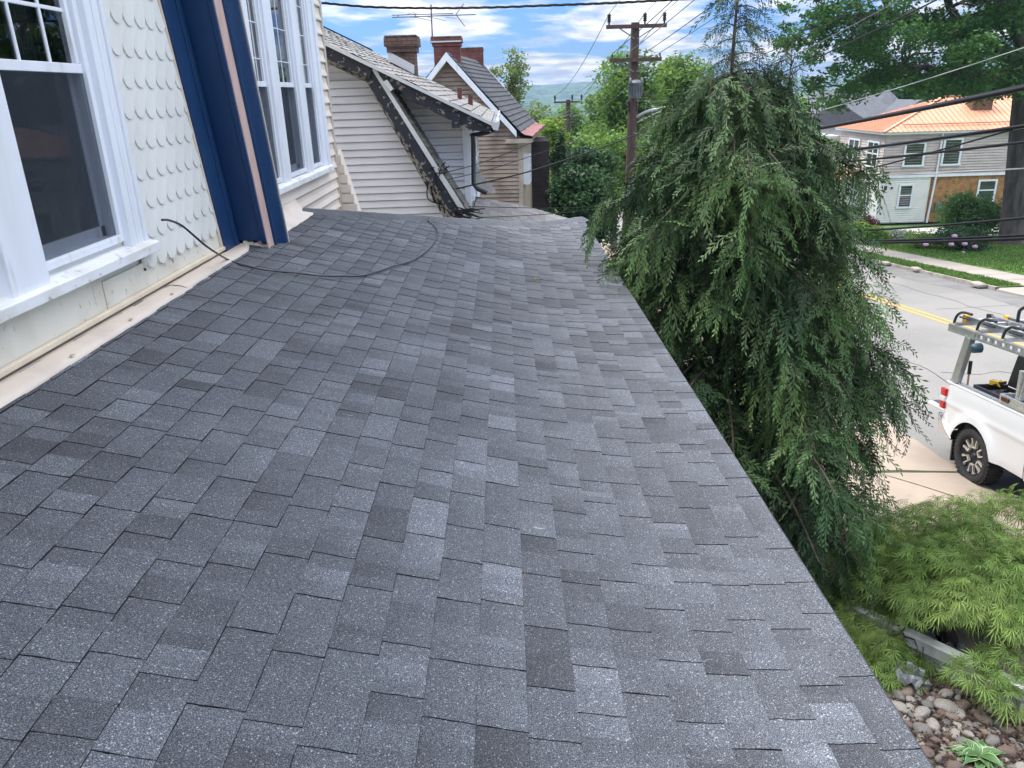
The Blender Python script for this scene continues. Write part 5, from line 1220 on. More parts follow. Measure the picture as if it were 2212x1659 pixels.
b = MB(); sp = Vector(onG(2113, 1560, GZ)); b.tube([sp, sp + Vector((.01, .0, .42))], .008, 6); tag(b.build('plant_stake', TWIG, at=sp), 'thin pale stake standing upright in the stone bed', 'stake')

# the big street tree and the far trees --------------------------------------------
OY = 40.7; ob = Vector(onG(2187, 528, GZ + .1)); oak = thing('street_oak', ob, 'huge broad leaved tree with a thick grey trunk across the street', 'tree')
b = MB(); oT = Vector(onY(2222, 150, OY)); mid_ = ob + (oT - ob) * .5
b.tube(smooth([ob - Vector((0, 0, .5)), ob + Vector((0, 0, .05)), ob + (oT - ob) * .08, ob + (oT - ob) * .3, mid_, oT, oT + Vector((.6, 0, 4))], 4), [1.25, 1.18, 1.1, .98, .86, .78, .73, .70, .68, .66, .65, .64, .63, .62, .62, .61, .60, .58, .55, .52, .48, .43, .38, .32, .25], 18)
polyD = [(1673, 30), (1720, -60), (1800, -160), (2330, -160), (2330, 190), (2160, 205), (1990, 198), (1930, 190), (1880, 175), (1850, 225), (1800, 235), (1745, 185), (1755, 130), (1690, 95)]
def inside(x, y, P_):
    c = False; j = len(P_) - 1
    for i in range(len(P_)):
        if (P_[i][1] > y) != (P_[j][1] > y) and x < (P_[j][0] - P_[i][0]) * (y - P_[i][1]) / (P_[j][1] - P_[i][1]) + P_[i][0]: c = not c
        j = i
    return c
cs = []; rs = []
while len(cs) < 330:
    x = er.uniform(1670, 2330); y = er.uniform(-160, 235)
    if not inside(x, y, polyD): continue
    frac = (x - 1670) / 560; Yc = OY + er.uniform(-7, 8) * min(1, .35 + frac)
    r = er.uniform(.55, 1.05) * (1 if x > 1760 else .7); cs.append(onY(x, y, Yc)); rs.append(r)
limbs_ = []
for (pa, pb, r0) in (((2222, 150), (2080, 70), .40), ((2080, 70), (1930, 40), .28), ((1930, 40), (1790, 45), .16), ((2222, 190), (2060, 165), .30), ((2060, 165), (1930, 150), .18), ((1930, 150), (1820, 190), .10), ((2222, 130), (2150, -20), .35), ((2080, 70), (2000, -60), .2), ((1930, 40), (1850, -60), .14), ((2150, -20), (2050, -140), .2), ((2230, 120), (2290, 10), .3)):
    limbs_.append(limb(b, onY(*pa, OY + er.uniform(-.3, .3)), onY(*pb, OY + er.uniform(-1, 1)), r0, r0 * .65, 8, .05))
for i in er.sample(range(len(cs)), 110):
    best = min((p for l in limbs_ for p in l), key=lambda p: (p - Vector(cs[i])).length); limb(b, best, cs[i], .06, .015, 5, .08)
b.build('trunk', BARK, oak)
V, F, T = clumps(cs, rs, 400, .21, .55, upb=.8, shell=.3, hang=.35, aspect=.55); npmesh('crown', V, F, OAKL, oak, T)
def tD(name, label, x0, x1, yt, yb, Y, lm, n=40, r=(.8, 1.3), per=120, size=.3, grp='trees beyond the roofs', dep=None, flat=.75, shell=.4, tr=.2, cat='tree', bark=BARK):
    a = Vector(onY((x0 + x1) / 2, (yt + yb) / 2, Y)); rx = abs(onY(x1, yt, Y)[0] - onY(x0, yt, Y)[0]) / 2; rz_ = abs(onY(x0, yt, Y)[2] - onY(x0, yb, Y)[2]) / 2
    cs, rs = ell(a, (rx, dep or rx, rz_), n, *r); return tree(name, label, (a.x, Y, gz(Y)), cs, rs, per, size, lm, grp, tr, bark, flat, cat, shell=shell)
tD('pale_tree', 'sparse pale green tree rising behind the dark gable roof', 1042, 1148, 92, 300, 40, PALE, 60, (.25, .6), 420, .16, tr=.14, shell=.2)
tD('pale_tree', 'wispy grey green treetop beside the rusty eave', 1128, 1205, 214, 330, 66, PALE, 40, (.5, .9), 190, .24, tr=.15, shell=.3)
tD('bright_tree', 'bright green tree behind the farther pole', 1195, 1285, 228, 350, 82, MIDL, 40, (.8, 1.3), 110, .36, tr=.2)
tD('bright_tree', 'tall leafy tree directly behind the transformer pole', 1285, 1425, 98, 360, 50, MIDL, 80, (.7, 1.2), 170, .27, tr=.25)
tD('bright_tree', 'tall green tree between the transformer pole and the conifer top', 1395, 1560, 96, 360, 54, MIDL, 80, (.8, 1.3), 150, .29, tr=.25)
tD('bright_tree', 'low green tree left of the transformer pole under the hills', 1262, 1340, 196, 350, 58, MIDL, 40, (.6, 1.0), 170, .27)
tD('lime_tree', 'yellow green tree just left of the farther pole', 1165, 1225, 246, 345, 52, LIME, 36, (.5, .8), 190, .24)
tD('bright_tree', 'green tree filling the street below the transformer pole', 1240, 1420, 270, 420, 44, MIDL, 60, (.7, 1.1), 170, .25)
tD('bright_tree', 'rounded tree hidden mostly behind the conifer', 1520, 1780, 190, 420, 60, MIDL, 70, (1.0, 1.6), 110, .34)
tD('dark_evergreen', 'dense dark evergreen beside the blackened brick block', 1165, 1345, 345, 560, 23.5, DARKL, 70, (.25, .5), 900, .13, 'dark evergreens behind the porch eave', tr=.1, dep=1.0, bark=DBARK)
tD('dark_evergreen', 'taller dark evergreen with pointed leader behind the brick block', 1205, 1330, 305, 470, 27, DARKL, 60, (.3, .6), 700, .14, 'dark evergreens behind the porch eave', tr=.1, dep=1.2, bark=DBARK)
tD('red_shrub', 'pinkish red leaved shrub beside the blackened brick block', 1187, 1226, 336, 382, 28.5, REDL, 24, (.15, .25), 1500, .09, None, tr=.05, cat='shrub', bark=DBARK)
b = MB(); cs = []; rs = []
for k in range(26): t = k / 25; cs.append(onY(1212 + er.uniform(-1, 1) * 16 * t, 287 + 70 * t, 25.5)); rs.append(.08 + .22 * t)
tree('slender_fir', 'slender young fir with a thin pointed tip left of the pole', (onY(1212, 430, 25.5)[0], 25.5, gz(25.5)), cs, rs, 1500, .10, DARKL, 'dark evergreens behind the porch eave', .05, DBARK, 1.0)
tD('bright_tree', 'dark green tree behind the right end of the orange roof', 1990, 2260, 140, 250, 92, OAKL, 60, (1.4, 2.2), 60, .5)
tD('bright_tree', 'green tree behind the turret of the grey roofed house', 1850, 2010, 165, 260, 105, OAKL, 40, (1.6, 2.4), 50, .55)
# far-off wood in the valley: one mass
cs = []; rs = []
for i in range(900):
    y = er.uniform(90, 420); x = er.uniform(-.42, .62) * y + er.uniform(-10, 10)
    if 3 < x < 20 and y < 110: continue
    cs.append((x, y, gh(x, y) + er.uniform(1.5, 8.5))); rs.append(er.uniform(2.0, 4.2))
V, F, T = clumps(cs, rs, 9, 1.25, .8, aspect=.7, shell=.4); o = npmesh('far_wood', V, F, MIDL, None, T); tag(o, kind='stuff')

# shrubs and flowers across the street ----------------------------------------------
def bush(name, label, x, y, w_, h_, lm, per=900, size=.10, Z=GZ + .1, cat='shrub', group=None, n=24, dep=None):
    c = Vector(onG(x, y, Z)); k = c.y / FPX * 1.0; rx = w_ * k / 2; hz = h_ * k; cs = []; rs = []
    for i in range(n):
        a = er.uniform(0, 6.28); q = er.random() ** .5 * .8; cs.append((c.x + rx * q * math.cos(a), c.y + (dep or rx) * q * math.sin(a), c.z + hz * (.25 + .5 * er.random() * (1 - q * .6)))); rs.append(min(hz * .42, rx * .5) * er.uniform(.7, 1.2))
    V, F, T = clumps(cs, rs, per, size, .85, shell=.4, aspect=.5); t = thing(name, c, label, cat, group); npmesh('foliage', V, F, lm, t, T)
    b = MB()
    for i in range(6): limb(b, c - Vector((0, 0, .1)), cs[i], .025, .008, 5, .08)
    b.build('stem', DBARK, t); return t
bush('big_shrub', 'large green shrub leaning against the big tree trunk', 2085, 520, 125, 128, OAKL, 500, .16, n=46)
bush('big_shrub', 'dark shrub behind the right side of the big tree trunk', 2225, 505, 90, 130, OAKL, 500, .16, n=30)
bush('hosta_clump', 'broad leaved green clump at the head of the flower bed', 1872, 527, 76, 46, MIDL, 700, .16, n=26)
bush('low_perennial', 'bright yellow green plants lining the path by the house corner', 1850, 502, 70, 26, LIME, 700, .14, n=22)
bush('silver_shrub', 'low silvery grey shrub in the flower bed', 1938, 524, 62, 36, SILV, 900, .10, n=22)
bush('low_perennial', 'mixed green perennials in the middle of the flower bed', 1990, 538, 88, 40, MIDL, 800, .11, n=26)
rh = bush('rhododendron', 'dark rhododendron with a few pale mauve flower heads', 2075, 541, 120, 58, DARKL, 700, .13, n=30)
FLO = mat('mauve_flower', (.50, .27, .45), .6)
cR = Vector(onG(2075, 541, GZ + .1))
for (x, y) in ((2000, 528), (2040, 518), (2055, 528), (2062, 510), (2084, 527), (2106, 533), (2080, 547), (2070, 550)):
    p = Vector(onY(x, y, cR.y - 1.5)); b = MB(); b.lathe(p, [(.001, -.10), (.10, -.06), (.14, 0), (.10, .07), (.001, .10)], n=8); b.build('flower_head', FLO, rh)
bush('purple_shrub', 'dark purple leaved shrub at the white house corner', 1876, 494, 42, 36, PURP, 700, .14, GZ + .15, n=20)
bush('violet_flowers', 'small patch of violet flowers left of the purple shrub', 1851, 488, 22, 24, leafmat('violet_bloom', (.16, .09, .30), (.22, .13, .34)), 700, .10, GZ + .15, n=12)
c = Vector(onG(1834, 490, GZ + .1)); b = MB(); b.box(c.x - 1.0, c.x + .8, c.y - .1, c.y + 1.2, c.z - .05, c.z + 1.35); b.box(c.x - 1.05, c.x + .85, c.y - .15, c.y + 1.25, c.z + 1.35, c.z + 1.42)
tag(b.build('planter_box', mat('dark_planter', (.03, .032, .036), .6), at=c), 'dark square planter box beside the violet flowers', 'planter')
for (x, y, s) in ((1980, 583, .5), (2113, 616, .6), (1915, 570, .4)):
    p = Vector(onG(x, y, GZ + .1)); b = MB(); b.box(p.x - s * .3, p.x + s * .3, p.y - s * .5, p.y + s * .5, p.z - .03, p.z + .09); tag(b.build('loose_kerb_stone', KERB, at=p, bevel=.03), {1980: 'pale broken kerb stone midway along the grass verge', 2113: 'reddish kerb stone near the end of the grass verge', 1915: 'small broken kerb stone at the far stretch of the verge'}[x], 'stone', 'loose kerb stones')

C_ = []
for i in range(26000):
    if er.random() < .3: x = er.uniform(17.24, 18.3); y = er.uniform(26.7, 42)
    else: x = er.uniform(19.9, 27); y = er.uniform(27, 43)
    C_.append((x, y, gz(y) + (.12 if x < 18.4 else .16) + er.uniform(-.02, .03)))
C_ = np.array(C_); V, F, T = cards(C_, nr.uniform(.08, .17, len(C_)), nr.uniform(.7, 1.3, len(C_)), .28, .2, np.tile([0, 0, 1.0], (len(C_), 1)))
o = npmesh('grass_blades', V, F, leafmat('grass_blade', (.075, .155, .022), (.12, .21, .04), .3), None, T); tag(o, kind='stuff')

# ------------------------------------------------------------------ planting bed: stones, hosta, rail, plastic
STN = [mat('river_stone_%s' % n, c, .75, c2, 6, 6, .35, .7, bump=.25, bscale=30, dist=.01) for n, c, c2 in (('grey', (.15, .14, .13), (.085, .08, .075)), ('tan', (.19, .145, .115), (.11, .085, .07)), ('pale', (.26, .24, .215), (.16, .145, .13)), ('brown', (.12, .082, .065), (.075, .052, .045)))]
import bmesh
protos = []
for k in range(8):
    bm = bmesh.new(); bmesh.ops.create_icosphere(bm, subdivisions=3, radius=1)
    ax = (er.uniform(.85, 1.3), er.uniform(.7, 1.0), er.uniform(.5, .75))
    for v in bm.verts:
        n_ = 1 + .22 * noise.noise(v.co * 1.3 + Vector((k * 7, 0, 0))) + .05 * noise.noise(v.co * 4); v.co = Vector((v.co.x * ax[0], v.co.y * ax[1], v.co.z * ax[2])) * n_
    me = bpy.data.meshes.new('river_stone'); bm.to_mesh(me); bm.free(); me.materials.append(STN[k % 4])
    for p in me.polygons: p.use_smooth = True
    protos.append(me)
def stone_label(i): return 'rounded river stone lying in the brown mulch bed beside the porch'
placed = []; tries = 0
while len(placed) < 190 and tries < 20000:
    tries += 1; x = er.uniform(1845, 2225); y = er.uniform(1485, 1675)
    if y < 1500 + (2212 - x) * -.05 + 10 * math.sin(x * .05): continue
    p = onG(x, y, GZ + .02); r = er.choice([.03, .036, .042, .05, .058, .07]) * er.uniform(.85, 1.15)
    if any((p[0] - q[0]) ** 2 + (p[1] - q[1]) ** 2 < ((r + q[2]) * .80) ** 2 for q in placed): continue
    if (p[0] - 3.45) ** 2 + (p[1] - 4.42) ** 2 < .02: continue
    if noise.noise((p[0] * 2.2, p[1] * 2.2, 3)) < -.12 and er.random() < .85: continue
    placed.append((p[0], p[1], r))
    o = bpy.data.objects.new('river_stone', er.choice(protos)); COL.objects.link(o); o.location = (p[0], p[1], gz(p[1]) + .03 + r * er.uniform(.0, .32)); o.scale = (r, r, r); o.rotation_euler = (er.uniform(-.25, .25), er.uniform(-.25, .25), er.uniform(0, 6.28))
    tag(o, stone_label(0), 'stone', 'river stones in the bed')
# mulch chips and dead leaves between the stones: uncountable
C_ = []; 
for i in range(5200):
    p = onG(er.uniform(1800, 2240), er.uniform(1380, 1690), GZ + .035); C_.append((p[0], p[1], p[2] + er.uniform(0, .03)))
V, F, T = cards(np.array(C_), nr.uniform(.02, .06, len(C_)), nr.uniform(.3, 1.3, len(C_)), .35, .3)
o = npmesh('mulch', V, F, mat('mulch_chip', (.055, .034, .025), .9, (.10, .065, .045), 20, 3, tone=True), None, T); tag(o, kind='stuff')
# hosta
hp = Vector(onG(2112, 1640, GZ + .03)); ho = thing('hosta', hp, 'small variegated hosta with white edged green leaves among the stones', 'plant')
HG = mat('hosta_green', (.03, .09, .02), .45, (.05, .12, .03), 9, 3); HWm = mat('hosta_white', (.36, .45, .24), .5)
for k in range(26):
    a = k * 2.4; ln = er.uniform(.13, .21); wd = ln * .42; el = er.uniform(.35, 1.15); rows = []
    for i in range(7):
        t = i / 6; r = ln * t * (math.cos(el) * .5 + .5 * t + .2); zz_ = ln * (math.sin(el) * t - .55 * t * t) + .02; ww = wd * .5 * math.sin(min(t * 1.15, 1) * math.pi) ** .8 + .003
        dv = Vector((math.cos(a), math.sin(a), 0)); sv = Vector((-math.sin(a), math.cos(a), 0)); rows.append([hp + dv * r + Vector((0, 0, zz_)) + sv * ww * q + Vector((0, 0, abs(q) * ww * .35)) for q in (-1, -.90, -.4, 0, .4, .90, 1)])
    b = MB(); b.grid(rows, 0, True); b.mi = [1 if (j % 6) in (0, 5) else 0 for j in range(len(b.f))]; b.build('leaf', [HG, HWm], ho)
# pale rail along the pavement edge
RAIL = mat('dull_grey_rail', (.52, .54, .53), .5, (.25, .27, .26), 4, 6, .4, .7)
ra = Vector(onG(1905, 1335, GZ + .30)); rb = Vector(onG(2212, 1480, GZ + .30)); dr = (rb - ra).normalized(); ra2 = ra - dr * .35; rb2 = rb + dr * 1.6
rl = thing('edging_rail', (ra.x, ra.y, gz(ra.y)), 'dull grey square edging rail between the stone bed and pavement', 'rail')
b = MB(); b.bar(ra2 - Vector((0, 0, .06)), rb2 - Vector((0, 0, .06)), .11, .12); b.build('beam', RAIL, rl, bevel=.01)
b = MB(); b.bar(ra2 - Vector((0, 0, .21)), rb2 - Vector((0, 0, .21)), .05, .17); b.build('lower_board', RAIL, rl)
for t in (.15, .5, .85): p = ra2 + (rb2 - ra2) * t; b = MB(); b.box(p.x - .04, p.x + .04, p.y - .04, p.y + .04, gz(p.y) - .1, p.z - .13); b.build('post', RAIL, rl)
# crumpled plastic sheeting
PLA = mat('dusty_plastic_sheet', (.36, .38, .40), .3, (.25, .26, .27), 6, 4, trans=.3)
for (x, y, wd, hd, lb) in ((1985, 1385, .30, .14, 'crumpled clear plastic sheet lying left of the maple trunk'), (2030, 1430, .26, .20, 'folded grey plastic sheet under the maple trunk'), (1965, 1470, .26, .14, 'torn clear plastic sheet half under the drooping maple leaves'), (2062, 1405, .16, .12, 'small grey plastic scrap right of the maple trunk')):
    c = Vector(onG(x, y, GZ + .06)); b = MB(); k = 12
    b.grid([[(c.x + wd * (i / k - .5) + .03 * noise.noise((i * .7, j * .5, x)), c.y + hd * 1.6 * (j / k - .5) + .03 * noise.noise((i * .5, j * .9, x + 5)), c.z + .04 + .12 * noise.noise((i * .35, j * .35, x * .1)) + .05 * noise.noise((i * .9, j * .9, x))) for i in range(k + 1)] for j in range(k + 1)], 0, False)
    tag(b.build('plastic_sheet', PLA, at=c), lb, 'plastic sheet', 'plastic sheets under the maple')

# ------------------------------------------------------------------ white pickup truck
TP = mat('white_truck_paint', (.66, .665, .68), .22, coat=.8); TB = mat('black_truck_plastic', (.014, .014, .016), .5); TYRE = mat('tyre_rubber', (.018, .018, .019), .8, (.028, .028, .028), 20, 4, bump=.5, bscale=60, dist=.01)
CHR = mat('chrome', (.62, .63, .65), .12, metal=1); ALR = mat('rack_aluminium', (.48, .49, .50), .35, (.42, .43, .44), 8, 3, metal=.75); RIMM = mat('machined_rim', (.66, .64, .58), .3, metal=.5)
TRED = mat('red_lens', (.45, .012, .018), .15); TCLR = mat('clear_lens', (.62, .60, .60), .15); BLIN = mat('grey_bedliner', (.05, .05, .055), .8); TGL = mat('truck_glass', (.01, .012, .014), .03)
O_ = Vector((6.38, 9.62, gz(9.62) + .006)); fx = Vector((0, -1, .1)).normalized(); fh = Vector((0, .1, 1)).normalized(); fw = Vector((1, 0, 0))
TM = Matrix(((fx.x, fw.x, fh.x, O_.x), (fx.y, fw.y, fh.y, O_.y), (fx.z, fw.z, fh.z, O_.z), (0, 0, 0, 1)))    # local: s forward, w across, h up
CUR[0] = TM
tk = thing('pickup_truck', O_, 'white pickup truck with its tailgate down and an aluminium ladder rack', 'pickup truck')
WB, WR, AR, WD = 3.70, .40, .475, 2.03
def side_y(s, h, tail=False):
    """outward bulge of the body side (positive = outwards)"""
    o = -.02 - .10 * max(0, (h - 1.0) / .3) ** 2 * .35 - .05 * max(0, (.62 - h) / .15) ** 2 * .3
    o += .012 * math.exp(-((h - .98) / .04) ** 2)
    for c in (0, WB):
        d = math.hypot(s - c, h - WR); o += .052 / (1 + math.exp((d - AR - .10) / .025)) 
    o -= .10 * max(0, (-.62 - s) / .32) ** 2
    o -= .14 * max(0, (s - 4.4) / .45) ** 2
    return o
def body_side(s0, s1, h0f, h1f, near=True, ds=.03, n=34):
    b = MB(); ss = [s0 + (s1 - s0) * i / round((s1 - s0) / ds) for i in range(round((s1 - s0) / ds) + 1)]; P = {}; 
    for i, s in enumerate(ss):
        for j in range(n + 1):
            h = h0f(s) + (h1f(s) - h0f(s)) * j / n; s2, h2 = s, h
            for c in (0, WB):
                d = math.hypot(s - c, h - WR)
                if d < AR: 
                    if d > AR - .055: k_ = AR / d; s2 = c + (s - c) * k_; h2 = WR + (h - WR) * k_
            P[i, j] = (s2, h2)
    idx = {}; vs = []; fs = []
    for (i, j), (s, h) in P.items():
        idx[i, j] = len(vs); y = side_y(s, h); vs.append((s, -y if near else WD + y, h))
    for i in range(len(ss) - 1):
        for j in range(n):
            q = [(i, j), (i + 1, j), (i + 1, j + 1), (i, j + 1)]
            ok = all(all(math.hypot(P[k][0] - c, P[k][1] - WR) > AR - 1e-4 for c in (0, WB)) for k in q)
            if ok: fs.append([idx[k] for k in (q if near else q[::-1])])
    b.add(vs, fs, 0, True); return b
def low_h(s): return .50 + .10 * max(0, (-.5 - s) / .4)
for near in (True, False):
    body_side(-.87, 1.085, low_h, lambda s: 1.27, near).build('bed_side', TP, tk)
    body_side(1.10, 4.85, lambda s: .48 + .1 * max(0, (s - 4.3) / .5), lambda s: 1.27 if s < 3.35 else 1.27 - .12 * ((s - 3.35) / 1.5), near).build('cab_side', TP, tk)
b = MB()
for w0, w1 in ((.04, .17), (WD - .17, WD - .04)): b.box(-.84, 1.08, w0, w1, 1.255, 1.28)
b.build('bed_rail', TP, tk, bevel=.012)
b = MB()
for w0 in (.075, WD - .135): b.box(-.80, 1.06, w0, w0 + .06, 1.281, 1.305)
b.build('rail_track', ALR, tk)
b = MB(); b.box(-.86, 1.08, .16, WD - .16, .70, .74); b.box(1.02, 1.08, .1, WD - .1, .7, 1.27)
for w0, w1 in ((.10, .17), (WD - .17, WD - .10)): b.box(-.86, 1.05, w0, w1, .70, 1.254)
for w0, w1 in ((.17, .40), (WD - .40, WD - .17)): b.box(-.42, .42, w0, w1, .74, .98)
b.build('cargo_bed', BLIN, tk)
b = MB(); b.box(-1.42, -.90, .13, WD - .13, .74, .80); tg = b.build('tailgate', TP, tk, bevel=.025, seg=3)
b = MB()
for i in range(9): b.box(-1.40, -.92, .2 + i * .18, .30 + i * .18, .801, .810)
b.build('tailgate_liner', BLIN, tg)
b = MB(); b.prism([(-.90, .03, .52), (-.45, -.035, .48), (-.45, -.03, .52), (-.60, -.03, .60), (-.86, .0, .76), (-.93, .03, .76)], (0, .10, 0)); b.box(-.99, -.86, .10, WD - .10, .50, .74); b.prism([(-.90, WD - .13, .52), (-.45, WD - .07, .48), (-.60, WD - .07, .60), (-.93, WD - .13, .76)], (0, .10, 0)); b.build('rear_bumper', CHR, tk, bevel=.015, seg=3)
for w0, sg in ((.055, -1), (WD - .055, 1)):
    for (h0, h1, m_) in ((.85, .96, TRED), (.96, 1.05, TCLR), (1.05, 1.17, TRED)):
        b = MB(); b.box(-.905, -.79 + (h0 - .85) * .1, min(w0, w0 + sg * .045), max(w0, w0 + sg * .045), h0, h1 - .003); b.build('tail_light', m_, tk, bevel=.018, seg=3)
for w0 in (.03, WD - .28): b = MB(); b.box(-.50, -.47, w0, w0 + .25, .16, .62); b.build('mud_flap', TB, tk)
b = MB()
for c in (0, WB):
    for w0 in (.06, WD - .50):
        rows = []
        for k in range(13): a = math.pi * k / 12; rows.append([(c + (AR + .01) * math.cos(a), w0 - .02, WR + (AR + .01) * math.sin(a)), (c + (AR + .01) * math.cos(a), w0 + .46, WR + (AR + .01) * math.sin(a))])
        b.grid(rows, 0, True)
b.box(-.8, 4.6, .4, WD - .4, .38, .70); b.build('underbody', TB, tk)
# cab, hood
def rs4(s, w0, w1, h): return [(s, w0, h), (s, w1, h)]
b = MB(); b.prism([(1.16, .22, 1.90), (1.12, .08, 1.25), (3.62, .08, 1.25), (2.85, .24, 1.92), (1.9, .26, 1.955)], (0, 0, 0)) if False else None
rows = []
for s, h, ins in ((1.12, 1.26, .07), (1.15, 1.6, .14), (1.20, 1.86, .22), (1.30, 1.93, .26), (2.0, 1.96, .27), (2.75, 1.93, .27), (2.95, 1.86, .24), (3.30, 1.55, .15), (3.62, 1.27, .08)): rows.append([(s, ins, h), (s, ins + .12, h + .02), (s, WD / 2, h + .035), (s, WD - ins - .12, h + .02), (s, WD - ins, h)])
b.grid(rows, 0, True)
for flip in (0, 1):
    sd2 = [(r[0] if not flip else r[-1]) for r in rows]; b.add(sd2, [tuple(range(len(sd2))) if flip else tuple(range(len(sd2)))[::-1]], 0, False)
cabo = b.build('cab', TP, tk)
for flip in (0, 1):
    def sw(s, h): ins = .07 + (h - 1.26) * .245; return (s, ins - .012 if not flip else WD - ins + .012, h)
    for q in (((1.28, 1.34), (1.34, 1.80), (2.02, 1.84), (2.02, 1.34)), ((2.12, 1.34), (2.12, 1.84), (2.78, 1.82), (3.22, 1.46), (3.22, 1.34))):
        b = MB(); vs_ = [sw(*p) for p in q]; b.add(vs_, [tuple(range(len(vs_)))]); b.build('cab_window', TGL, cabo)
b = MB(); b.add([(1.125, .25, 1.36), (1.125, WD - .25, 1.36), (1.165, WD - .30, 1.82), (1.165, .30, 1.82)], [(0, 1, 2, 3)]); b.build('rear_window', TGL, cabo)
b = MB(); b.add([(3.58, .2, 1.335), (3.58, WD - .2, 1.335), (2.98, WD - .32, 1.885), (2.98, .32, 1.885)], [(0, 1, 2, 3)]); b.build('windscreen', TGL, cabo)
b = MB(); b.grid([[(s, .07 + i, h - d), (s, .3, h + .02), (s, WD / 2, h + .04), (s, WD - .3, h + .02), (s, WD - .07 - i, h - d)] for s, h, i, d in ((3.5, 1.27, 0, 0), (4.2, 1.23, 0, .0), (4.7, 1.17, .04, .02), (4.87, 1.02, .1, .02))], 0, True); b.build('hood', TP, tk)
b = MB(); b.box(4.80, 4.92, .18, WD - .18, .55, 1.02); b.build('grille', CHR, tk, bevel=.03)
for flip in (0, 1):
    w0 = .035 if not flip else WD - .05
    for s0, s1 in ((1.22, 2.08), (2.12, 3.30)):
        b = MB(); b.box(s0, s1, w0 - .008 if not flip else w0, w0 + .01 if not flip else w0 + .022, .60, 1.24); d_ = b.build('door', TP, tk, bevel=.012); b = MB(); b.box(s0 + .06, s0 + .26, w0 - .035 if not flip else w0 + .02, w0 - .008 if not flip else w0 + .05, 1.08, 1.12); b.build('handle', CHR, d_, bevel=.01)
# wheels
def wheel(s, w, sg):
    ax = (0, sg, 0); b = MB(); b.lathe((s, w, WR), [(.272, -.10), (.30, -.125), (.37, -.125), (.395, -.10), (.402, -.05), (.402, .05), (.395, .10), (.37, .125), (.30, .125), (.280, .11), (.272, .09)], ax, 40)
    for k in range(44):
        a = 2 * math.pi * k / 44
        for q in (-1, 1): b.bar((s + .402 * math.cos(a), w + q * .045, WR + .402 * math.sin(a)), (s + .402 * math.cos(a + .06), w + q * .115, WR + .398 * math.sin(a + .06)), .035, .018, (math.cos(a), 0, math.sin(a)))
    wo = bpy.data.objects.new('wheel', None); COL.objects.link(wo); wo.parent = tk; wo.location = TM @ Vector((s, w, WR)) - O_; WL[wo.name] = TM @ Vector((s, w, WR))
    b.build('tyre', TYRE, wo); b = MB()
    b.lathe((s, w, WR), [(.001, .05), (.07, .055), (.09, .04), (.268, .05), (.278, .112), (.268, -.08)], ax, 40); b.build('rim_disc', TB, wo)
    for k in range(6):                                   # six machined U shaped spokes
        a = math.pi / 2 + k * math.pi / 3; b = MB()
        def pp(r, da): return (s + r * math.cos(a + da), w + sg * .07, WR + r * math.sin(a + da))
        b.bar(pp(.125, .30), pp(.250, .20), .016, .035, ax); b.bar(pp(.125, -.30), pp(.250, -.20), .016, .035, ax); b.bar(pp(.132, .34), pp(.132, -.34), .016, .035, ax); b.bar(pp(.246, .32), pp(.246, .19), .016, .03, ax); b.bar(pp(.246, -.32), pp(.246, -.19), .016, .03, ax); b.build('spoke', RIMM, wo)
    b = MB(); b.lathe((s, w, WR), [(.001, .085), (.04, .085), (.05, .06)], ax, 16)
    b.build('hub_cap', TB, wo)
for s in (0, WB): wheel(s, .13, -1); wheel(s, WD - .13, 1)
# ladder rack, a part bolted to the truck
rk = MB()
for wq in (.05, WD - .10):
    rk.box(-.97, 3.2, wq, wq + .05, 2.00, 2.022); rk.box(-.97, 3.2, wq, wq + .05, 2.085, 2.105); rk.box(-.97, -.32, wq + .005, wq + .045, 2.02, 2.09)
    for i in range(22): s = -.30 + i * .16; rk.box(s, s + .05, wq + .005, wq + .045, 2.02, 2.09)
rack = rk.build('ladder_rack', ALR, tk)
for wq in (.09, WD - .09):
    for (s0, s1) in ((-.68, -.46), (1.0, 1.02), (3.0, 3.0)):
        b = MB(); b.bar((s0, wq, 1.30 if s0 < 2 else 1.5), (s1, wq, 2.01), .09, .13, (1, 0, 0)); b.build('rack_post', ALR, rack, bevel=.012)
for s in (-.80, -.24, .33, .92, 1.9, 3.0):
    b = MB(); b.box(s - .03, s + .03, .06, WD - .06, 2.106, 2.15); b.build('crossbar', ALR, rack)
    b = MB(); b.tube(smooth([(s - .12, .10, 2.12), (s - .11, .12, 2.22), (s - .05, .14, 2.28), (s + .06, .14, 2.30), (s + .22, .14, 2.30)], 4), .019, 8); b.tube([(s - .06, .14, 2.22), (s + .2, .14, 2.22)], .012, 6); b.build('ladder_stop', TB if s != .25 else TB, rack)
b = MB(); b.lathe((-.22, .10, 1.90), [(.001, 0), (.07, .0), (.07, .10), (.05, .14), (.001, .14)], (0, -1, 0), 8); b.build('clamp_knob', mat('teal_knob', (.02, .06, .08), .4), rack)
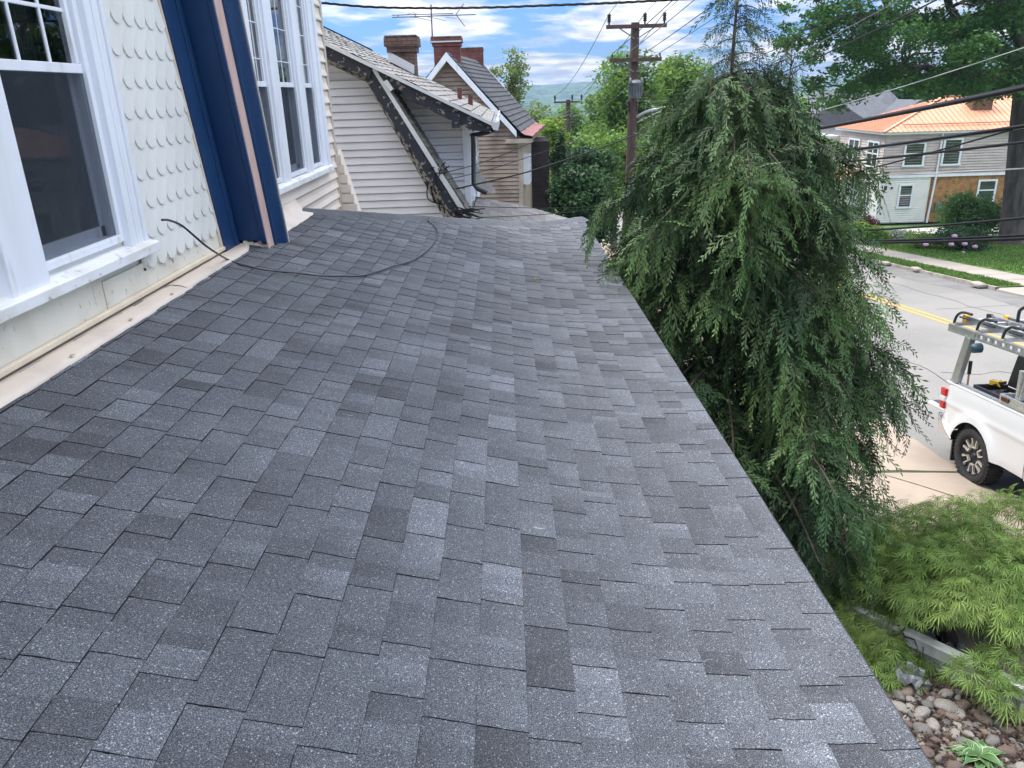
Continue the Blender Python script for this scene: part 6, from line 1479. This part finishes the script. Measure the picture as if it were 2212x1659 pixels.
# loads: ladders, chests, tools
def ladder(name, label, s0, s1, w0, w1, h, step=.30, rw=.035, rh=.085, ym=None):
    base = TM @ Vector((s0, w0, h)); t = thing(name, base, label, 'ladder', 'ladders on the truck rack')
    for w_ in (w0, w1):
        b = MB(); b.box(s0, s1, w_ - rw / 2, w_ + rw / 2, h, h + .012); b.box(s0, s1, w_ - rw / 2, w_ + rw / 2, h + rh - .012, h + rh); b.box(s0, s1, w_ - .006, w_ + .006, h + .012, h + rh - .012); b.build('stile', ALR, t)
    s = s0 + .12
    while s < s1 - .05: b = MB(); b.tube([(s, w0 + .006, h + rh / 2), (s, w1 - .006, h + rh / 2)], .019, 8); b.build('rung', ALR, t); s += step
    for w_ in (w0, w1): b = MB(); b.box(s0 - .03, s0 + .06, w_ - rw * .7, w_ + rw * .7, h - .01, h + rh + .01); b.build('end_cap', mat('yellow_ladder_cap', (.70, .42, .03), .5) if w_ == w0 else TB, t)
ladder('extension_ladder', 'aluminium extension ladder on the near side of the truck rack', -.82, 3.6, .20, .54, 2.16)
ladder('step_ladder', 'second aluminium ladder farther across the truck rack', -.62, 3.3, .66, 1.02, 2.17)
b = MB(); b.tube(smooth([(-.28, .60, 2.15), (-.28, .60, 2.34), (-.24, .60, 2.42), (-.05, .62, 2.50), (.5, .66, 2.54)], 5), .022, 8); b.build('hoop', TB, rack)
DIA = mat('diamond_plate', (.50, .51, .51), .33, (.62, .63, .63), 38, 1, .48, .56, metal=.7, bump=.5, bscale=38, dist=.01, bdetail=1)
cbx = thing('tool_chest', TM @ Vector((.60, .25, 1.26)), 'diamond plate side tool chest with its lid standing open on the truck bed rail', 'tool chest')
b = MB(); b.box(.38, 1.00, .06, .09, 1.308, 1.42); b.box(.38, 1.00, .50, .53, 1.308, 1.42); b.box(.38, .41, .09, .50, 1.308, 1.42); b.box(.97, 1.0, .09, .50, 1.308, 1.42); b.box(.41, .97, .09, .50, 1.308, 1.325); b.build('chest', DIA, cbx)
b = MB(); b.bar((.66, .30, 1.42), (.67, .30, 1.80), .42, .06, (1, 0, 0)); b.bar((.71, .30, 1.42), (.80, .30, 1.80), .42, .03, (1, 0, 0)); b.build('lid', DIA, cbx, bevel=.008)
b = MB(); b.box(.43, .58, .045, .06, 1.345, 1.395); b.build('badge', mat('dark_badge', (.06, .012, .012), .4), cbx)
for i in range(5): b = MB(); b.bar((.45, .15 + .07 * i, 1.35), (.62, .18 + .06 * i, 1.37), .04, .05); b.build('tool', [TB, mat('blue_grip', (.02, .12, .35), .5), ALR][i % 3], cbx)
kc = thing('tool_case', TM @ Vector((.1, .35, .75)), 'open black tool case full of tools in the truck bed', 'tool case')
b = MB(); b.box(-.42, .36, .185, .58, .76, 1.02); b.box(-.42, .36, .185, .215, 1.02, 1.33); b.box(-.42, .36, .55, .58, 1.02, 1.33); b.box(-.42, -.39, .215, .55, 1.02, 1.33); b.box(.33, .36, .215, .55, 1.02, 1.33); b.build('case', TB, kc, bevel=.012)
b = MB(); b.prism([(-.30, .585, 1.33), (.42, .585, 1.33), (.46, .64, 1.78), (-.24, .64, 1.78)], (0, .05, 0)); b.build('lid', TB, kc, bevel=.015)
b = MB(); b.box(-.388, .328, .217, .548, 1.23, 1.245); b.build('tray', BLIN, kc)
for i in range(16):
    q = er.uniform(-.30, .26); w_ = er.uniform(.25, .51); b = MB(); b.bar((q, w_, 1.268), (q + er.uniform(-.10, .10), w_ + er.uniform(-.04, .04), 1.275), er.uniform(.025, .06), .045); b.build('tool', [ALR, TB, mat('yellow_tool', (.65, .40, .03), .45), ALR][i % 4], kc)
dv = TM @ Vector((-.30, .40, 1.34)); b = MB(); b.bar((-.36, .40, 1.37), (-.16, .44, 1.38), .07, .075); b.tube([(-.34, .41, 1.36), (-.31, .52, 1.355)], .028, 8); b.tube([(-.16, .44, 1.38), (-.09, .455, 1.383)], .02, 8); b.box(-.36, -.26, .51, .56, 1.332, 1.40); tag(b.build('power_drill', mat('yellow_black_drill', (.65, .42, .03), .45, (.02, .02, .02), 9, 1, .5, .52), at=dv, bevel=.012), 'yellow power drill lying on the rim of the open black tool case', 'drill')
bt_ = TM @ Vector((-.62, .22, .75)); o = thing('shovel', bt_, 'long wooden handled tool with a black grip standing upright in the truck bed', 'shovel')
b = MB(); b.tube([(-.62, .22, .76), (-.57, .20, 1.46)], .014, 8); b.build('handle', mat('pale_wood_handle', (.42, .25, .18), .6), o); b = MB(); b.tube([(-.57, .20, 1.44), (-.56, .195, 1.63)], .026, 8); b.build('grip', TB, o); b = MB(); b.box(-.74, -.50, .21, .23, .742, .80); b.build('blade', GREYM, o)
CUR[0] = None

# ------------------------------------------------------------------ valley haze
hz = MB(); hz.box(-1720, 1720, -60, 2120, -140, 26)
hm = bpy.data.materials.new('valley_haze'); hm.use_nodes = True; t = hm.node_tree; t.nodes.clear()
o_ = N(t, 'ShaderNodeOutputMaterial'); pv = N(t, 'ShaderNodeVolumePrincipled'); pv.inputs['Color'].default_value = (.42, .62, 1, 1); pv.inputs['Density'].default_value = .00023; pv.inputs['Anisotropy'].default_value = .2
t.links.new(pv.outputs[0], o_.inputs['Volume']); ho_ = hz.build('haze', hm); tag(ho_, kind='stuff')
